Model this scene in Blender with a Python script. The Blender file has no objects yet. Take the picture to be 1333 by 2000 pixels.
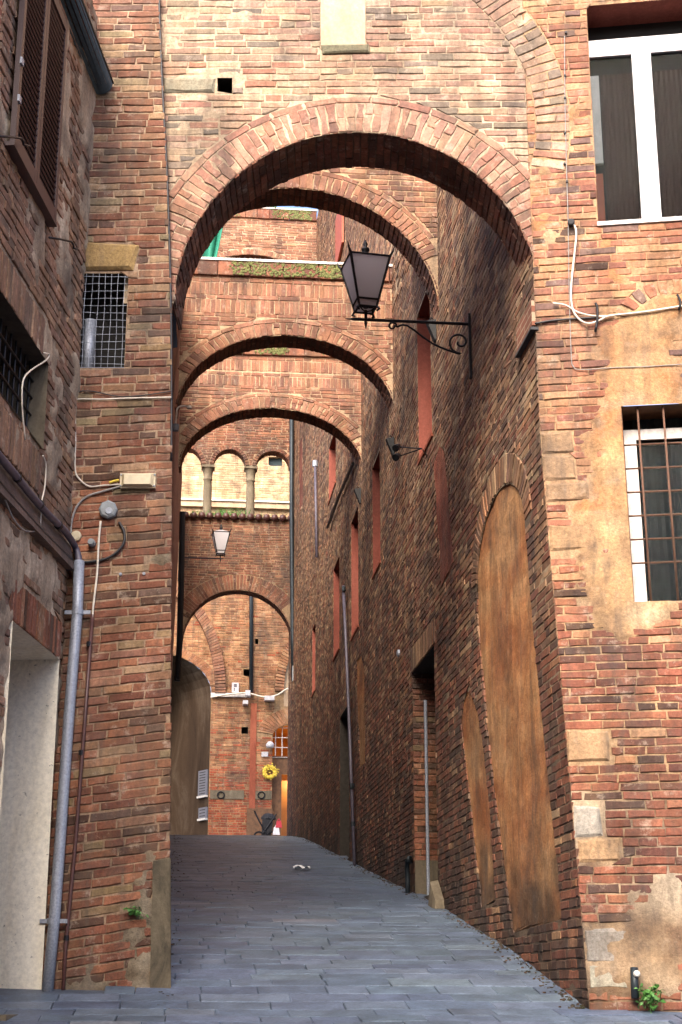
import bpy, bmesh, math, random
import numpy as np
from mathutils import Vector, Matrix, noise as mnoise

random.seed(11)
scn = bpy.context.scene
COL = scn.collection
R = math.radians

# ------------------------------------------------------------------ camera
F, XV, YV, CX, CY = 3000.0, 340.0, 1920.0, 666.5, 1000.0
TH = math.atan((YV - CY) / F)
PS = math.atan((CX - XV) * math.cos(TH) / F)
FW = np.array([math.sin(PS) * math.cos(TH), math.cos(PS) * math.cos(TH), math.sin(TH)])
RT = np.array([math.cos(PS), -math.sin(PS), 0.0])
UP = np.cross(RT, FW)
cam_data = bpy.data.cameras.new('camera')
cam = bpy.data.objects.new('camera', cam_data)
COL.objects.link(cam)
cam.matrix_world = Matrix(((RT[0], UP[0], -FW[0], 0), (RT[1], UP[1], -FW[1], 0), (RT[2], UP[2], -FW[2], 0), (0, 0, 0, 1)))
cam_data.sensor_fit = 'VERTICAL'
cam_data.sensor_height = 36.0
cam_data.lens = F / 2000.0 * 36.0
cam_data.clip_start = 0.1
cam_data.clip_end = 2000
scn.camera = cam

# ------------------------------------------------------------------ light
SUN_EL, SUN_AZ = R(42), R(-20)        # hazy sun behind the viewer, to the left
world = bpy.data.worlds.new('World')
scn.world = world
world.use_nodes = True
wn = world.node_tree
sky = wn.nodes.new('ShaderNodeTexSky')
sky.sky_type = 'NISHITA'
sky.sun_disc = False
sky.sun_elevation = SUN_EL
sky.sun_rotation = math.pi - SUN_AZ
sky.dust_density = 4.0
sky.air_density = 0.7
sky.ozone_density = 0.4
bg = wn.nodes['Background']
bg.inputs['Strength'].default_value = 0.15
wn.links.new(sky.outputs[0], bg.inputs['Color'])
sun_data = bpy.data.lights.new('sun', 'SUN')
sun = bpy.data.objects.new('sun', sun_data)
COL.objects.link(sun)
sun_data.energy = 1.1
sun_data.angle = R(32)
sun_data.color = (1.0, 0.88, 0.72)
to_sun = Vector((math.sin(SUN_AZ) * math.cos(SUN_EL), -math.cos(SUN_AZ) * math.cos(SUN_EL), math.sin(SUN_EL)))
sun.rotation_euler = to_sun.to_track_quat('Z', 'Y').to_euler()
vs_ = scn.view_settings
vs_.view_transform = 'Standard'
vs_.look = 'None'
vs_.gamma = 1.0
vs_.exposure = 2.02
vs_.use_curve_mapping = False
scn.cycles.use_denoising = True
scn.cycles.max_bounces = 8
scn.cycles.diffuse_bounces = 5
scn.cycles.caustics_reflective = False
scn.cycles.caustics_refractive = False


def ray(x, y):
    return FW + RT * (x - CX) / F - UP * (y - CY) / F


def proj(p):
    p = np.asarray(p, float)
    d = p @ FW
    return CX + F * (p @ RT) / d, CY - F * (p @ UP) / d, d


def srgb(r, g, b):
    f = lambda c: (c / 255 / 12.92) if c <= 10 else ((c / 255 + 0.055) / 1.055) ** 2.4
    return (f(r), f(g), f(b))


def nz(x, y, s=1.0, o=0.0):
    return mnoise.noise((x * s + o, y * s + 3.7 * o, o * 1.3))


def lerp(v, pts):
    if v <= pts[0][0]:
        return pts[0][1]
    for (a, x), (b, y) in zip(pts, pts[1:]):
        if v <= b:
            t = (v - a) / (b - a)
            return x + (y - x) * t
    return pts[-1][1]


# ------------------------------------------------------------------ materials
def new_mat(name):
    m = bpy.data.materials.new(name)
    m.use_nodes = True
    nt = m.node_tree
    return m, nt, nt.nodes['Principled BSDF']


def nnoise(nt, scale, detail=4.0, rough=0.6, vec=None, dist=0.0):
    n = nt.nodes.new('ShaderNodeTexNoise')
    n.inputs['Scale'].default_value = scale
    n.inputs['Detail'].default_value = detail
    n.inputs['Roughness'].default_value = rough
    n.inputs['Distortion'].default_value = dist
    if vec is None:
        g = nt.nodes.new('ShaderNodeNewGeometry')
        vec = g.outputs['Position']
    nt.links.new(vec, n.inputs['Vector'])
    return n.outputs['Fac']


def nramp(nt, fac, stops):
    r = nt.nodes.new('ShaderNodeValToRGB')
    els = r.color_ramp.elements
    while len(els) < len(stops):
        els.new(0.5)
    for e, (p, c) in zip(els, stops):
        e.position = p
        e.color = (c[0], c[1], c[2], 1) if not isinstance(c, (int, float)) else (c, c, c, 1)
    nt.links.new(fac, r.inputs['Fac'])
    return r.outputs['Color']


def nmix(nt, a, b, fac=None, mode='MIX', f=1.0):
    m = nt.nodes.new('ShaderNodeMix')
    m.data_type = 'RGBA'
    m.blend_type = mode
    if fac is not None:
        nt.links.new(fac, m.inputs[0])
    else:
        m.inputs[0].default_value = f
    for s, i in ((a, 6), (b, 7)):
        if hasattr(s, 'links'):
            nt.links.new(s, m.inputs[i])
        else:
            m.inputs[i].default_value = (s[0], s[1], s[2], 1)
    return m.outputs[2]


def nbump(nt, bsdf, fac, strength=0.4, dist=0.01):
    b = nt.nodes.new('ShaderNodeBump')
    b.inputs['Strength'].default_value = strength
    b.inputs['Distance'].default_value = dist
    nt.links.new(fac, b.inputs['Height'])
    nt.links.new(b.outputs[0], bsdf.inputs['Normal'])


def stretch(nt, sx, sy, sz):
    g = nt.nodes.new('ShaderNodeNewGeometry')
    mp = nt.nodes.new('ShaderNodeMapping')
    mp.inputs['Scale'].default_value = (sx, sy, sz)
    nt.links.new(g.outputs['Position'], mp.inputs['Vector'])
    return mp.outputs['Vector']


def mat_tint(name, grime=0.55, lime=0.25, limecol=(0.5, 0.42, 0.33), rough=0.92, bump=0.5, bscale=90, dist=0.006, wear=True):
    """masonry: own colour of each piece from its tint attribute, with sooty blotches, speckle, lime bloom and grain"""
    m, nt, b = new_mat(name)
    at = nt.nodes.new('ShaderNodeAttribute')
    at.attribute_name = 'tint'
    c = at.outputs['Color']
    g = nramp(nt, nnoise(nt, 2.3, 5, 0.65), [(0.32, grime), (0.62, 1.0)])
    c = nmix(nt, c, g, mode='MULTIPLY')
    c = nmix(nt, c, nramp(nt, nnoise(nt, 38, 6, 0.75), [(0.3, 0.55), (0.7, 1.3)]), mode='MULTIPLY')
    big = nramp(nt, nnoise(nt, 0.75, 6, 0.68), [(0.34, 0.82), (0.6, 1.05)])
    c = nmix(nt, c, big, mode='MULTIPLY')
    st = nramp(nt, nnoise(nt, 1.0, 4, 0.6, stretch(nt, 5, 5, 0.7)), [(0.40, 0.74), (0.58, 1.0)])
    c = nmix(nt, c, st, mode='MULTIPLY')
    if wear:
        och = nramp(nt, nnoise(nt, 1.7, 6, 0.7, stretch(nt, 1.0, 1.0, 0.6)), [(0.5, 0.0), (0.68, 0.22)])
        c = nmix(nt, c, (0.36, 0.22, 0.11), fac=och)
        so = nramp(nt, nnoise(nt, 1.25, 7, 0.72, stretch(nt, 1.3, 1.3, 0.75), 0.5), [(0.47, 0.0), (0.68, 0.68)])
        c = nmix(nt, c, (0.06, 0.05, 0.045), fac=so)
        run = nramp(nt, nnoise(nt, 2.2, 4, 0.6, stretch(nt, 6, 6, 0.35)), [(0.52, 0.0), (0.7, 0.42)])
        c = nmix(nt, c, (0.10, 0.08, 0.065), fac=run)
    if lime > 0:
        lf = nramp(nt, nnoise(nt, 9, 6, 0.75), [(0.56, 0.0), (0.72, lime)])
        c = nmix(nt, c, limecol, fac=lf)
    nt.links.new(c, b.inputs['Base Color'])
    b.inputs['Roughness'].default_value = rough
    b.inputs['Specular IOR Level'].default_value = 0.25
    nbump(nt, b, nnoise(nt, bscale, 5, 0.7), bump, dist)
    return m


def mat_plain(name, col, rough=0.6, metal=0.0, var=0.25, scale=14, bump=0.0, spec=0.5):
    m, nt, b = new_mat(name)
    lo, hi = 1 - var, 1 + var * 0.6
    c = nmix(nt, col, nramp(nt, nnoise(nt, scale, 5, 0.65), [(0.3, lo), (0.7, hi)]), mode='MULTIPLY')
    nt.links.new(c, b.inputs['Base Color'])
    b.inputs['Roughness'].default_value = rough
    b.inputs['Metallic'].default_value = metal
    b.inputs['Specular IOR Level'].default_value = spec
    if bump:
        nbump(nt, b, nnoise(nt, scale * 4, 4, 0.6), bump, 0.004)
    return m


def mat_stain(name, c1, c2, c3, sc=2.0, vz=0.35, vy=1.6, rough=0.9, bump=0.3, dark=None):
    """plaster with vertical runs and patches"""
    m, nt, b = new_mat(name)
    c = nramp(nt, nnoise(nt, sc, 7, 0.68, stretch(nt, 1.6, vy, vz), 0.6), [(0.3, c1), (0.5, c2), (0.7, c3)])
    c = nmix(nt, c, nramp(nt, nnoise(nt, 30, 5, 0.7), [(0.3, 0.8), (0.7, 1.15)]), mode='MULTIPLY')
    if dark:
        c = nmix(nt, c, dark, fac=nramp(nt, nnoise(nt, 26, 3, 0.6), [(0.66, 0.0), (0.72, 0.7)]))
    nt.links.new(c, b.inputs['Base Color'])
    b.inputs['Roughness'].default_value = rough
    b.inputs['Specular IOR Level'].default_value = 0.2
    nbump(nt, b, nnoise(nt, 35, 6, 0.7), bump, 0.008)
    return m


def mat_glass_dark(name, col, rough=0.08):
    m, nt, b = new_mat(name)
    b.inputs['Base Color'].default_value = (*col, 1)
    b.inputs['Roughness'].default_value = rough
    b.inputs['Specular IOR Level'].default_value = 0.8
    return m


def mat_pane(name):
    m, nt, b = new_mat(name)
    b.inputs['Base Color'].default_value = (0.85, 0.9, 0.92, 1)
    b.inputs['Roughness'].default_value = 0.03
    b.inputs['Transmission Weight'].default_value = 1.0
    b.inputs['IOR'].default_value = 1.06
    return m


def mat_emit(name, col, st):
    m, nt, b = new_mat(name)
    b.inputs['Emission Color'].default_value = (*col, 1)
    b.inputs['Emission Strength'].default_value = st
    return m


M = {}
M['brick'] = mat_tint('brick', 0.66, 0.5, limecol=(0.52, 0.43, 0.34), bump=0.7)
M['brick_alley'] = mat_tint('brick_alley', 0.7, 0.35, limecol=(0.34, 0.27, 0.2))
M['stone'] = mat_tint('stone', 0.7, 0.25, bump=0.7, bscale=40, dist=0.012)
M['mortar'] = mat_tint('mortar', 0.72, 0.2, bump=0.8, bscale=55, dist=0.01)
M['paving'] = mat_tint('paving', 0.8, 0.12, limecol=(0.3, 0.3, 0.32), rough=0.48, bump=0.35, bscale=30, dist=0.008, wear=False)
M['panel_ochre'] = mat_stain('panel_ochre', srgb(150, 96, 62), srgb(188, 136, 90), srgb(206, 156, 106), 2.2, 0.75, 0.3)
M['panel_red'] = mat_stain('panel_red', srgb(118, 64, 54), srgb(136, 77, 65), srgb(148, 88, 75), 1.2, 0.6, 0.5, bump=0.15)
M['panel_dull'] = mat_stain('panel_dull', srgb(120, 62, 46), srgb(146, 82, 62), srgb(165, 98, 74), 1.6, 0.7, 0.3, bump=0.15)
M['cream'] = mat_stain('cream', srgb(216, 204, 178), srgb(234, 226, 206), srgb(240, 234, 218), 1.4, 0.4, bump=0.12, dark=srgb(90, 84, 74))
M['tunnel'] = mat_stain('tunnel', srgb(42, 31, 23), srgb(64, 50, 38), srgb(96, 84, 72), 0.7, 0.5, bump=0.2)
M['concrete'] = mat_stain('concrete', srgb(74, 68, 58), srgb(108, 98, 82), srgb(132, 122, 104), 2.5, 0.4, bump=0.4)
M['white_wall'] = mat_stain('white_wall', srgb(164, 138, 112), srgb(182, 158, 132), srgb(196, 176, 150), 2.0, 0.6, bump=0.2)
M['guard'] = mat_stain('guard', srgb(40, 37, 33), srgb(92, 84, 70), srgb(116, 106, 88), 3.0, 0.5, bump=0.5)
M['dark'] = mat_plain('dark', (0.01, 0.009, 0.008), 0.9)
M['dark_brown'] = mat_plain('dark_brown', (0.035, 0.028, 0.022), 0.95, var=0.5)  # near-black brown, used on inner faces of openings and the arch back board
M['iron'] = mat_plain('iron', (0.018, 0.018, 0.022), 0.5, 0.6, var=0.4, scale=40, bump=0.3)
M['black_paint'] = mat_plain('black_paint', (0.012, 0.012, 0.013), 0.7, var=0.3)
M['rust'] = mat_plain('rust', srgb(104, 74, 58), 0.75, 0.2, var=0.5, scale=40, bump=0.3)
M['galv'] = mat_plain('galv', srgb(150, 156, 168), 0.5, 0.35, var=0.35, scale=60, bump=0.1)
M['zinc'] = mat_plain('zinc', srgb(48, 56, 62), 0.5, 0.5, var=0.4, scale=20)
M['brown_pipe'] = mat_plain('brown_pipe', srgb(78, 48, 44), 0.45, 0.0, var=0.3)
M['conduit'] = mat_plain('conduit', srgb(86, 80, 92), 0.5, 0.1, var=0.3)
M['cable_black'] = mat_plain('cable_black', (0.015, 0.014, 0.016), 0.5)
M['cable_white'] = mat_plain('cable_white', srgb(216, 206, 190), 0.5, var=0.3)
M['cable_grey'] = mat_plain('cable_grey', srgb(140, 136, 132), 0.5, var=0.3)
M['beige'] = mat_plain('beige', srgb(196, 182, 150), 0.45, var=0.2)
M['grey_plastic'] = mat_plain('grey_plastic', srgb(132, 138, 142), 0.5, var=0.3)
M['shutter'] = mat_plain('shutter', srgb(62, 43, 45), 0.45, var=0.2)
M['white_frame'] = mat_plain('white_frame', srgb(190, 188, 192), 0.4, var=0.22)
M['old_white'] = mat_plain('old_white', srgb(205, 200, 194), 0.55, var=0.3, scale=20, bump=0.2)
M['pane'] = mat_pane('pane')
M['curtain'] = mat_plain('curtain', srgb(72, 52, 46), 0.9, var=0.4, scale=30)
M['curtain_teal'] = mat_plain('curtain_teal', srgb(42, 56, 60), 0.9, var=0.3, scale=10)
def mat_frosted(name):
    m, nt, b = new_mat(name)
    b.inputs['Base Color'].default_value = (0.82, 0.8, 0.82, 1)
    b.inputs['Roughness'].default_value = 0.3
    tr = nt.nodes.new('ShaderNodeBsdfTranslucent')
    tr.inputs['Color'].default_value = (0.72, 0.69, 0.72, 1)
    mx = nt.nodes.new('ShaderNodeMixShader')
    mx.inputs[0].default_value = 0.5
    nt.links.new(b.outputs[0], mx.inputs[1]); nt.links.new(tr.outputs[0], mx.inputs[2])
    nt.links.new(mx.outputs[0], nt.nodes['Material Output'].inputs['Surface'])
    return m


M['frosted'] = mat_frosted('frosted')
M['slate'] = mat_plain('slate', (0.03, 0.028, 0.03), 0.8, var=0.4)
M['wood'] = mat_plain('wood', srgb(104, 72, 46), 0.7, var=0.5, scale=9)
M['rafter'] = mat_plain('rafter', srgb(70, 58, 54), 0.85, var=0.4, scale=10)
M['leaf'] = mat_plain('leaf', (0.06, 0.19, 0.03), 0.6, var=0.5, scale=60)
M['moss'] = mat_plain('moss', (0.13, 0.14, 0.045), 0.95, var=0.7, scale=30, bump=0.6)
M['cloth_green'] = mat_plain('cloth_green', (0.01, 0.17, 0.11), 0.8, var=0.2)
M['paper'] = mat_plain('paper', (0.8, 0.8, 0.8), 0.8, var=0.1)
M['yellow'] = mat_plain('yellow', (0.75, 0.55, 0.06), 0.7, var=0.4, scale=40)
M['black_cloth'] = mat_plain('black_cloth', (0.02, 0.02, 0.025), 0.8)
M['red_cloth'] = mat_plain('red_cloth', (0.5, 0.03, 0.05), 0.7)
M['pink_cloth'] = mat_plain('pink_cloth', (0.75, 0.72, 0.75), 0.7)
M['plaque'] = mat_plain('plaque', srgb(112, 112, 120), 0.5, var=0.2)
M['amber'] = mat_plain('amber', srgb(190, 120, 40), 0.6, var=0.3, scale=3)
M['door_gold'] = mat_plain('door_gold', srgb(168, 112, 52), 0.5, var=0.3, scale=2)
M['bulb'] = mat_emit('bulb', (1.0, 0.75, 0.35), 60)
M['copper'] = mat_plain('copper', srgb(170, 84, 58), 0.6, var=0.3)

# brick texture for faces too far or too steep to tell the bricks apart
def mat_bricktex(name, c1, c2, mort, axis, sc=1.0):
    m, nt, b = new_mat(name)
    g = nt.nodes.new('ShaderNodeNewGeometry')
    sp = nt.nodes.new('ShaderNodeSeparateXYZ')
    cb = nt.nodes.new('ShaderNodeCombineXYZ')
    nt.links.new(g.outputs['Position'], sp.inputs[0])
    nt.links.new(sp.outputs[axis], cb.inputs[0])
    nt.links.new(sp.outputs[2], cb.inputs[1])
    t = nt.nodes.new('ShaderNodeTexBrick')
    t.inputs['Color1'].default_value = (*c1, 1)
    t.inputs['Color2'].default_value = (*c2, 1)
    t.inputs['Mortar'].default_value = (*mort, 1)
    t.inputs['Scale'].default_value = sc
    t.inputs['Brick Width'].default_value = 0.28
    t.inputs['Row Height'].default_value = 0.07
    t.inputs['Mortar Size'].default_value = 0.008
    t.inputs['Mortar Smooth'].default_value = 0.3
    nt.links.new(cb.outputs[0], t.inputs['Vector'])
    c = nmix(nt, t.outputs['Color'], nramp(nt, nnoise(nt, 1.6, 6, 0.7), [(0.3, 0.55), (0.65, 1.15)]), mode='MULTIPLY')
    nt.links.new(c, b.inputs['Base Color'])
    b.inputs['Roughness'].default_value = 0.92
    inv = nt.nodes.new('ShaderNodeMath'); inv.operation = 'SUBTRACT'; inv.inputs[0].default_value = 1.0
    nt.links.new(t.outputs['Fac'], inv.inputs[1])
    nbump(nt, b, inv.outputs[0], 0.5, 0.01)
    return m

M['bricktex_y'] = mat_bricktex('bricktex_y', srgb(120, 74, 56), srgb(150, 96, 72), srgb(170, 145, 120), 1)
M['bricktex_x'] = mat_bricktex('bricktex_x', srgb(150, 96, 70), srgb(172, 116, 84), srgb(200, 172, 140), 0)


# ------------------------------------------------------------------ object helpers
def tag(o, label, cat, group=None, kind=None):
    o['label'] = label
    if cat:
        o['category'] = cat
    if group:
        o['group'] = group
    if kind:
        o['kind'] = kind
    return o


def thing(name, label, cat, loc=(0, 0, 0), group=None):
    o = bpy.data.objects.new(name, None)
    COL.objects.link(o)
    o.location = loc
    o.empty_display_size = 0.2
    return tag(o, label, cat, group)


def link(name, me, parent=None):
    o = bpy.data.objects.new(name, me)
    COL.objects.link(o)
    if parent is not None:
        o.parent = parent
        o.matrix_parent_inverse = Matrix.Translation(-(parent.matrix_basis.translation if parent.parent is None else Vector((0, 0, 0)))) if parent.type == 'EMPTY' else Matrix()
    return o


class MB:
    """collects verts and faces (world space) and builds ONE mesh object"""
    def __init__(s):
        s.v, s.f, s.t = [], [], []

    def add(s, vs, fs, tint=None):
        n = len(s.v)
        s.v.extend([tuple(p) for p in vs])
        s.f.extend([tuple(i + n for i in f) for f in fs])
        if tint is not None:
            s.t.extend([tint] * len(vs)) if not isinstance(tint, list) else s.t.extend(tint)
        return s

    def quad(s, a, b, c, d, tint=None):
        return s.add([a, b, c, d], [(0, 1, 2, 3)], tint)

    def hexa(s, p, tint=None):
        """eight corners: bottom ring 0-3, top ring 4-7"""
        return s.add(p, [(3, 2, 1, 0), (4, 5, 6, 7), (0, 1, 5, 4), (1, 2, 6, 5), (2, 3, 7, 6), (3, 0, 4, 7)], tint)

    def box(s, c, sx, sy, sz, ax=None, tint=None):
        c = Vector(c)
        X, Y, Z = (Vector(a) for a in ax) if ax else (Vector((1, 0, 0)), Vector((0, 1, 0)), Vector((0, 0, 1)))
        p = []
        for k in (-.5, .5):
            for i, j in ((-.5, -.5), (.5, -.5), (.5, .5), (-.5, .5)):
                p.append(c + X * (i * sx) + Y * (j * sy) + Z * (k * sz))
        return s.hexa(p, tint)

    def tube(s, pts, r, n=8, smooth=0, caps=True):
        P = [Vector(p) for p in pts]
        rr = list(r) if isinstance(r, (list, tuple)) else [r] * len(P)
        if smooth and len(P) > 2:
            Q, q = [], []
            for i in range(len(P) - 1):
                p0, p1, p2, p3 = P[max(i - 1, 0)], P[i], P[i + 1], P[min(i + 2, len(P) - 1)]
                for k in range(smooth):
                    t = k / smooth
                    Q.append(0.5 * ((2 * p1) + (p2 - p0) * t + (2 * p0 - 5 * p1 + 4 * p2 - p3) * t * t + (3 * p1 - p0 - 3 * p2 + p3) * t ** 3))
                    q.append(rr[i] + (rr[i + 1] - rr[i]) * t)
            Q.append(P[-1]); q.append(rr[-1])
            P, rr = Q, q
        vs, fs = [], []
        nrm = None
        for i, p in enumerate(P):
            d = (P[min(i + 1, len(P) - 1)] - P[max(i - 1, 0)])
            d = d.normalized() if d.length > 1e-9 else Vector((0, 0, 1))
            if nrm is None:
                nrm = d.orthogonal().normalized()
            else:
                nrm = (nrm - d * nrm.dot(d))
                nrm = nrm.normalized() if nrm.length > 1e-6 else d.orthogonal().normalized()
            b = d.cross(nrm)
            for k in range(n):
                a = 2 * math.pi * k / n
                vs.append(p + (nrm * math.cos(a) + b * math.sin(a)) * rr[i])
        for i in range(len(P) - 1):
            for k in range(n):
                k2 = (k + 1) % n
                fs.append((i * n + k, i * n + k2, (i + 1) * n + k2, (i + 1) * n + k))
        if caps:
            fs.append(tuple(range(n - 1, -1, -1)))
            fs.append(tuple((len(P) - 1) * n + k for k in range(n)))
        return s.add(vs, fs)

    def lathe(s, c, prof, n=16, axis=None):
        c = Vector(c)
        Z = Vector(axis).normalized() if axis is not None else Vector((0, 0, 1))
        X = Z.orthogonal().normalized(); Y = Z.cross(X)
        vs, fs = [], []
        for (r, z) in prof:
            for k in range(n):
                a = 2 * math.pi * k / n
                vs.append(c + Z * z + (X * math.cos(a) + Y * math.sin(a)) * r)
        for i in range(len(prof) - 1):
            for k in range(n):
                k2 = (k + 1) % n
                fs.append((i * n + k, i * n + k2, (i + 1) * n + k2, (i + 1) * n + k))
        fs.append(tuple(range(n - 1, -1, -1)))
        fs.append(tuple((len(prof) - 1) * n + k for k in range(n)))
        return s.add(vs, fs)

    def build(s, name, mat, parent=None, smooth=False, merge=0.0):
        me = bpy.data.meshes.new(name)
        me.from_pydata(s.v, [], s.f)
        if s.t and len(s.t) == len(s.v):
            a = me.color_attributes.new('tint', 'FLOAT_COLOR', 'POINT')
            arr = np.ones((len(s.v), 4), np.float32)
            arr[:, :3] = np.array(s.t, np.float32)
            a.data.foreach_set('color', arr.ravel())
        if merge:
            bm = bmesh.new(); bm.from_mesh(me)
            bmesh.ops.remove_doubles(bm, verts=bm.verts, dist=merge)
            bm.to_mesh(me); bm.free()
        me.materials.append(M[mat] if isinstance(mat, str) else mat)
        if smooth:
            me.polygons.foreach_set('use_smooth', [True] * len(me.polygons))
        me.update()
        return link(name, me, parent)


# ------------------------------------------------------------------ surfaces
class Plane:
    def __init__(s, O, U, bat=None):
        s.O = np.array(O, float)
        s.U = np.array(U, float) / np.linalg.norm(U)
        s.N = np.cross(s.U, (0, 0, 1.0))        # outward: U to the right, Z up, N towards the viewer
        s.bat = bat or (lambda v: 0.0)

    def pt(s, u, v, d=0.0):
        p = s.O + s.U * u + s.N * (d + s.bat(v))
        return (p[0], p[1], p[2] + v)

    def px(s, x, y, d=0.0):
        r = ray(x, y)
        b = d
        for _ in range(8):
            t = ((s.O + s.N * b) @ s.N) / (r @ s.N)
            p = r * t
            b = d + s.bat(p[2] - s.O[2])
        q = p - s.O - s.N * b
        return (float(q @ s.U), float(p[2] - s.O[2]))

    def P(s, x, y, d=0.0):
        u, v = s.px(x, y, d)
        return s.pt(u, v, d)


class Soffit:
    """underside of an arch: u = depth from the face, v = arc length from the left springing"""
    def __init__(s, S, A):
        s.S, s.A = S, A
        s.tab = []
        L = 0; q = None
        for i in range(121):
            t = math.pi * (1 - i / 120)
            p = (A.uc + A.a * math.cos(t), A.vs + A.b * math.sin(t))
            if q:
                L += math.hypot(p[0] - q[0], p[1] - q[1])
            s.tab.append((L, t)); q = p
        s.L = L

    def pt(s, u, v, d=0.0):
        t = lerp(v, s.tab)
        c, sn = math.cos(t), math.sin(t)
        nx, ny = c / s.A.a, sn / s.A.b
        n = math.hypot(nx, ny)
        return s.S.pt(s.A.uc + s.A.a * c - d * nx / n, s.A.vs + s.A.b * sn - d * ny / n, -u)


class Arch:
    """hole with an elliptic head; straight sides below the springing"""
    def __init__(s, uc, vs, a, b, bottom=-99):
        s.uc, s.vs, s.a, s.b, s.bottom = uc, vs, a, b, bottom
        s.leg = a

    def grow(s, t):
        o = Arch(s.uc, s.vs, s.a + t, s.b + t, s.bottom)
        o.leg = s.leg
        return o

    def span(s, v):
        if v < s.bottom:
            return None
        if v <= s.vs:
            return (s.uc - s.leg, s.uc + s.leg)
        k = 1 - ((v - s.vs) / s.b) ** 2
        if k <= 0:
            return None
        w = s.a * math.sqrt(k)
        return (s.uc - w, s.uc + w)

    def edges(s):
        return [s.bottom, s.vs, s.vs + s.b]


class Poly:
    def __init__(s, pts):
        s.p = pts

    def span(s, v):
        xs = []
        n = len(s.p)
        for i in range(n):
            (x0, y0), (x1, y1) = s.p[i], s.p[(i + 1) % n]
            if (y0 <= v < y1) or (y1 <= v < y0):
                xs.append(x0 + (x1 - x0) * (v - y0) / (y1 - y0))
        return (min(xs), max(xs)) if len(xs) >= 2 else None

    def edges(s):
        return [p[1] for p in s.p]


def rect(u0, u1, v0, v1):
    return Poly([(u0, v0), (u1, v0), (u1, v1), (u0, v1)])


def inside(poly, u, v):
    sp = poly.span(v)
    return sp is not None and sp[0] < u < sp[1]


def sdist(pts, u, v):
    """signed distance to a polygon, positive inside"""
    best = 1e9; c = False
    n = len(pts)
    for i in range(n):
        (x0, y0), (x1, y1) = pts[i], pts[(i + 1) % n]
        dx, dy = x1 - x0, y1 - y0
        t = max(0, min(1, ((u - x0) * dx + (v - y0) * dy) / (dx * dx + dy * dy + 1e-12)))
        best = min(best, math.hypot(u - x0 - t * dx, v - y0 - t * dy))
        if (y0 > v) != (y1 > v) and u < x0 + (x1 - x0) * (v - y0) / (y1 - y0):
            c = not c
    return best if c else -best


# ------------------------------------------------------------------ masonry
class Piece:
    __slots__ = ('S', 'q', 'd', 'tilt', 'tint', 'area', 'fine', 'cham', 'dep')


def piece(S, q, d, tint, fine=True, cham=0.006, dep=0.03):
    p = Piece()
    p.S, p.q, p.d, p.tint, p.fine, p.cham, p.dep = S, q, d, tint, fine, cham, dep
    return p


def piece_mesh(mb, p):
    """q: four (u,v) corners counter-clockwise from lower left"""
    q = p.q
    cu = sum(a[0] for a in q) / 4; cv = sum(a[1] for a in q) / 4
    rj = random.uniform
    if p.fine:
        m0 = ((q[0][0] + q[1][0]) / 2 + rj(-.02, .02), (q[0][1] + q[1][1]) / 2 + rj(-.0035, .0035))
        m1 = ((q[2][0] + q[3][0]) / 2 + rj(-.02, .02), (q[2][1] + q[3][1]) / 2 + rj(-.0035, .0035))
        out = [q[0], m0, q[1], q[2], m1, q[3]]
    else:
        out = list(q)
    n = len(out)
    ring = []
    c = p.cham
    W = max(abs(q[1][0] - q[0][0]), abs(q[2][0] - q[3][0]), 1e-3)
    H = max(abs(q[3][1] - q[0][1]), abs(q[2][1] - q[1][1]), 1e-3)
    if p.fine:
        out = [(u + rj(-.005, .005), v + rj(-.0042, .0042)) for u, v in out]
    for (u, v) in out:      # front loop, inset
        k = c * rj(.7, 1.6) if p.fine else c
        du, dv = cu - u, cv - v
        l = math.hypot(du, dv) + 1e-6
        su = min(k, abs(du) * .5) * (1 if du > 0 else -1) if abs(du) > .03 else 0
        sv = min(k, abs(dv) * .5) * (1 if dv > 0 else -1) if abs(dv) > .008 else 0
        ring.append((u + su, v + sv, p.d + (rj(-.0025, .0025) if p.fine else 0)))
    vs = [p.S.pt(*r) for r in ring]
    vs += [p.S.pt(u, v, p.d - c * .8) for (u, v) in out]
    if p.fine:
        vs += [p.S.pt(u, v, p.d - p.dep) for (u, v) in out]
        fs = [(0, 1, 4, 5), (1, 2, 3, 4)]
        L = 3
    else:
        vs[n:] = [p.S.pt(u, v, p.d - p.dep) for (u, v) in out]
        fs = [(0, 1, 2, 3)]
        L = 2
    for k in range(L - 1):
        for i in range(n):
            j = (i + 1) % n
            fs.append((k * n + i, (k + 1) * n + i, (k + 1) * n + j, k * n + j))
    mb.add(vs, fs, p.tint)


def proj_area(p):
    pts = [proj(p.S.pt(u, v, p.d)) for u, v in p.q]
    cx = sum(a[0] for a in pts) / 4; cy = sum(a[1] for a in pts) / 4
    if not (-5 < cx < 1338 and -5 < cy < 2005):
        return 0
    A = 0
    for i in range(4):
        a, b = pts[i], pts[(i + 1) % 4]
        A += a[0] * b[1] - b[0] * a[1]
    return abs(A) / 2


def lay(pieces, name, mat, parent, limit=300, mass=None, mina=60):
    """the pieces that show largest as objects of their own, the rest joined as stuff"""
    for p in pieces:
        p.area = proj_area(p)
    order = sorted(pieces, key=lambda p: -p.area)
    solo = [p for p in order[:limit] if p.area > mina]
    ids = set(map(id, solo))
    for p in solo:
        mb = MB(); piece_mesh(mb, p)
        mb.build(name, mat, parent)
    rest = [p for p in pieces if id(p) not in ids]
    if rest:
        mb = MB()
        for p in rest:
            piece_mesh(mb, p)
        o = mb.build(mass or (name + '_mass'), mat, parent)
        o['kind'] = 'stuff'


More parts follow.
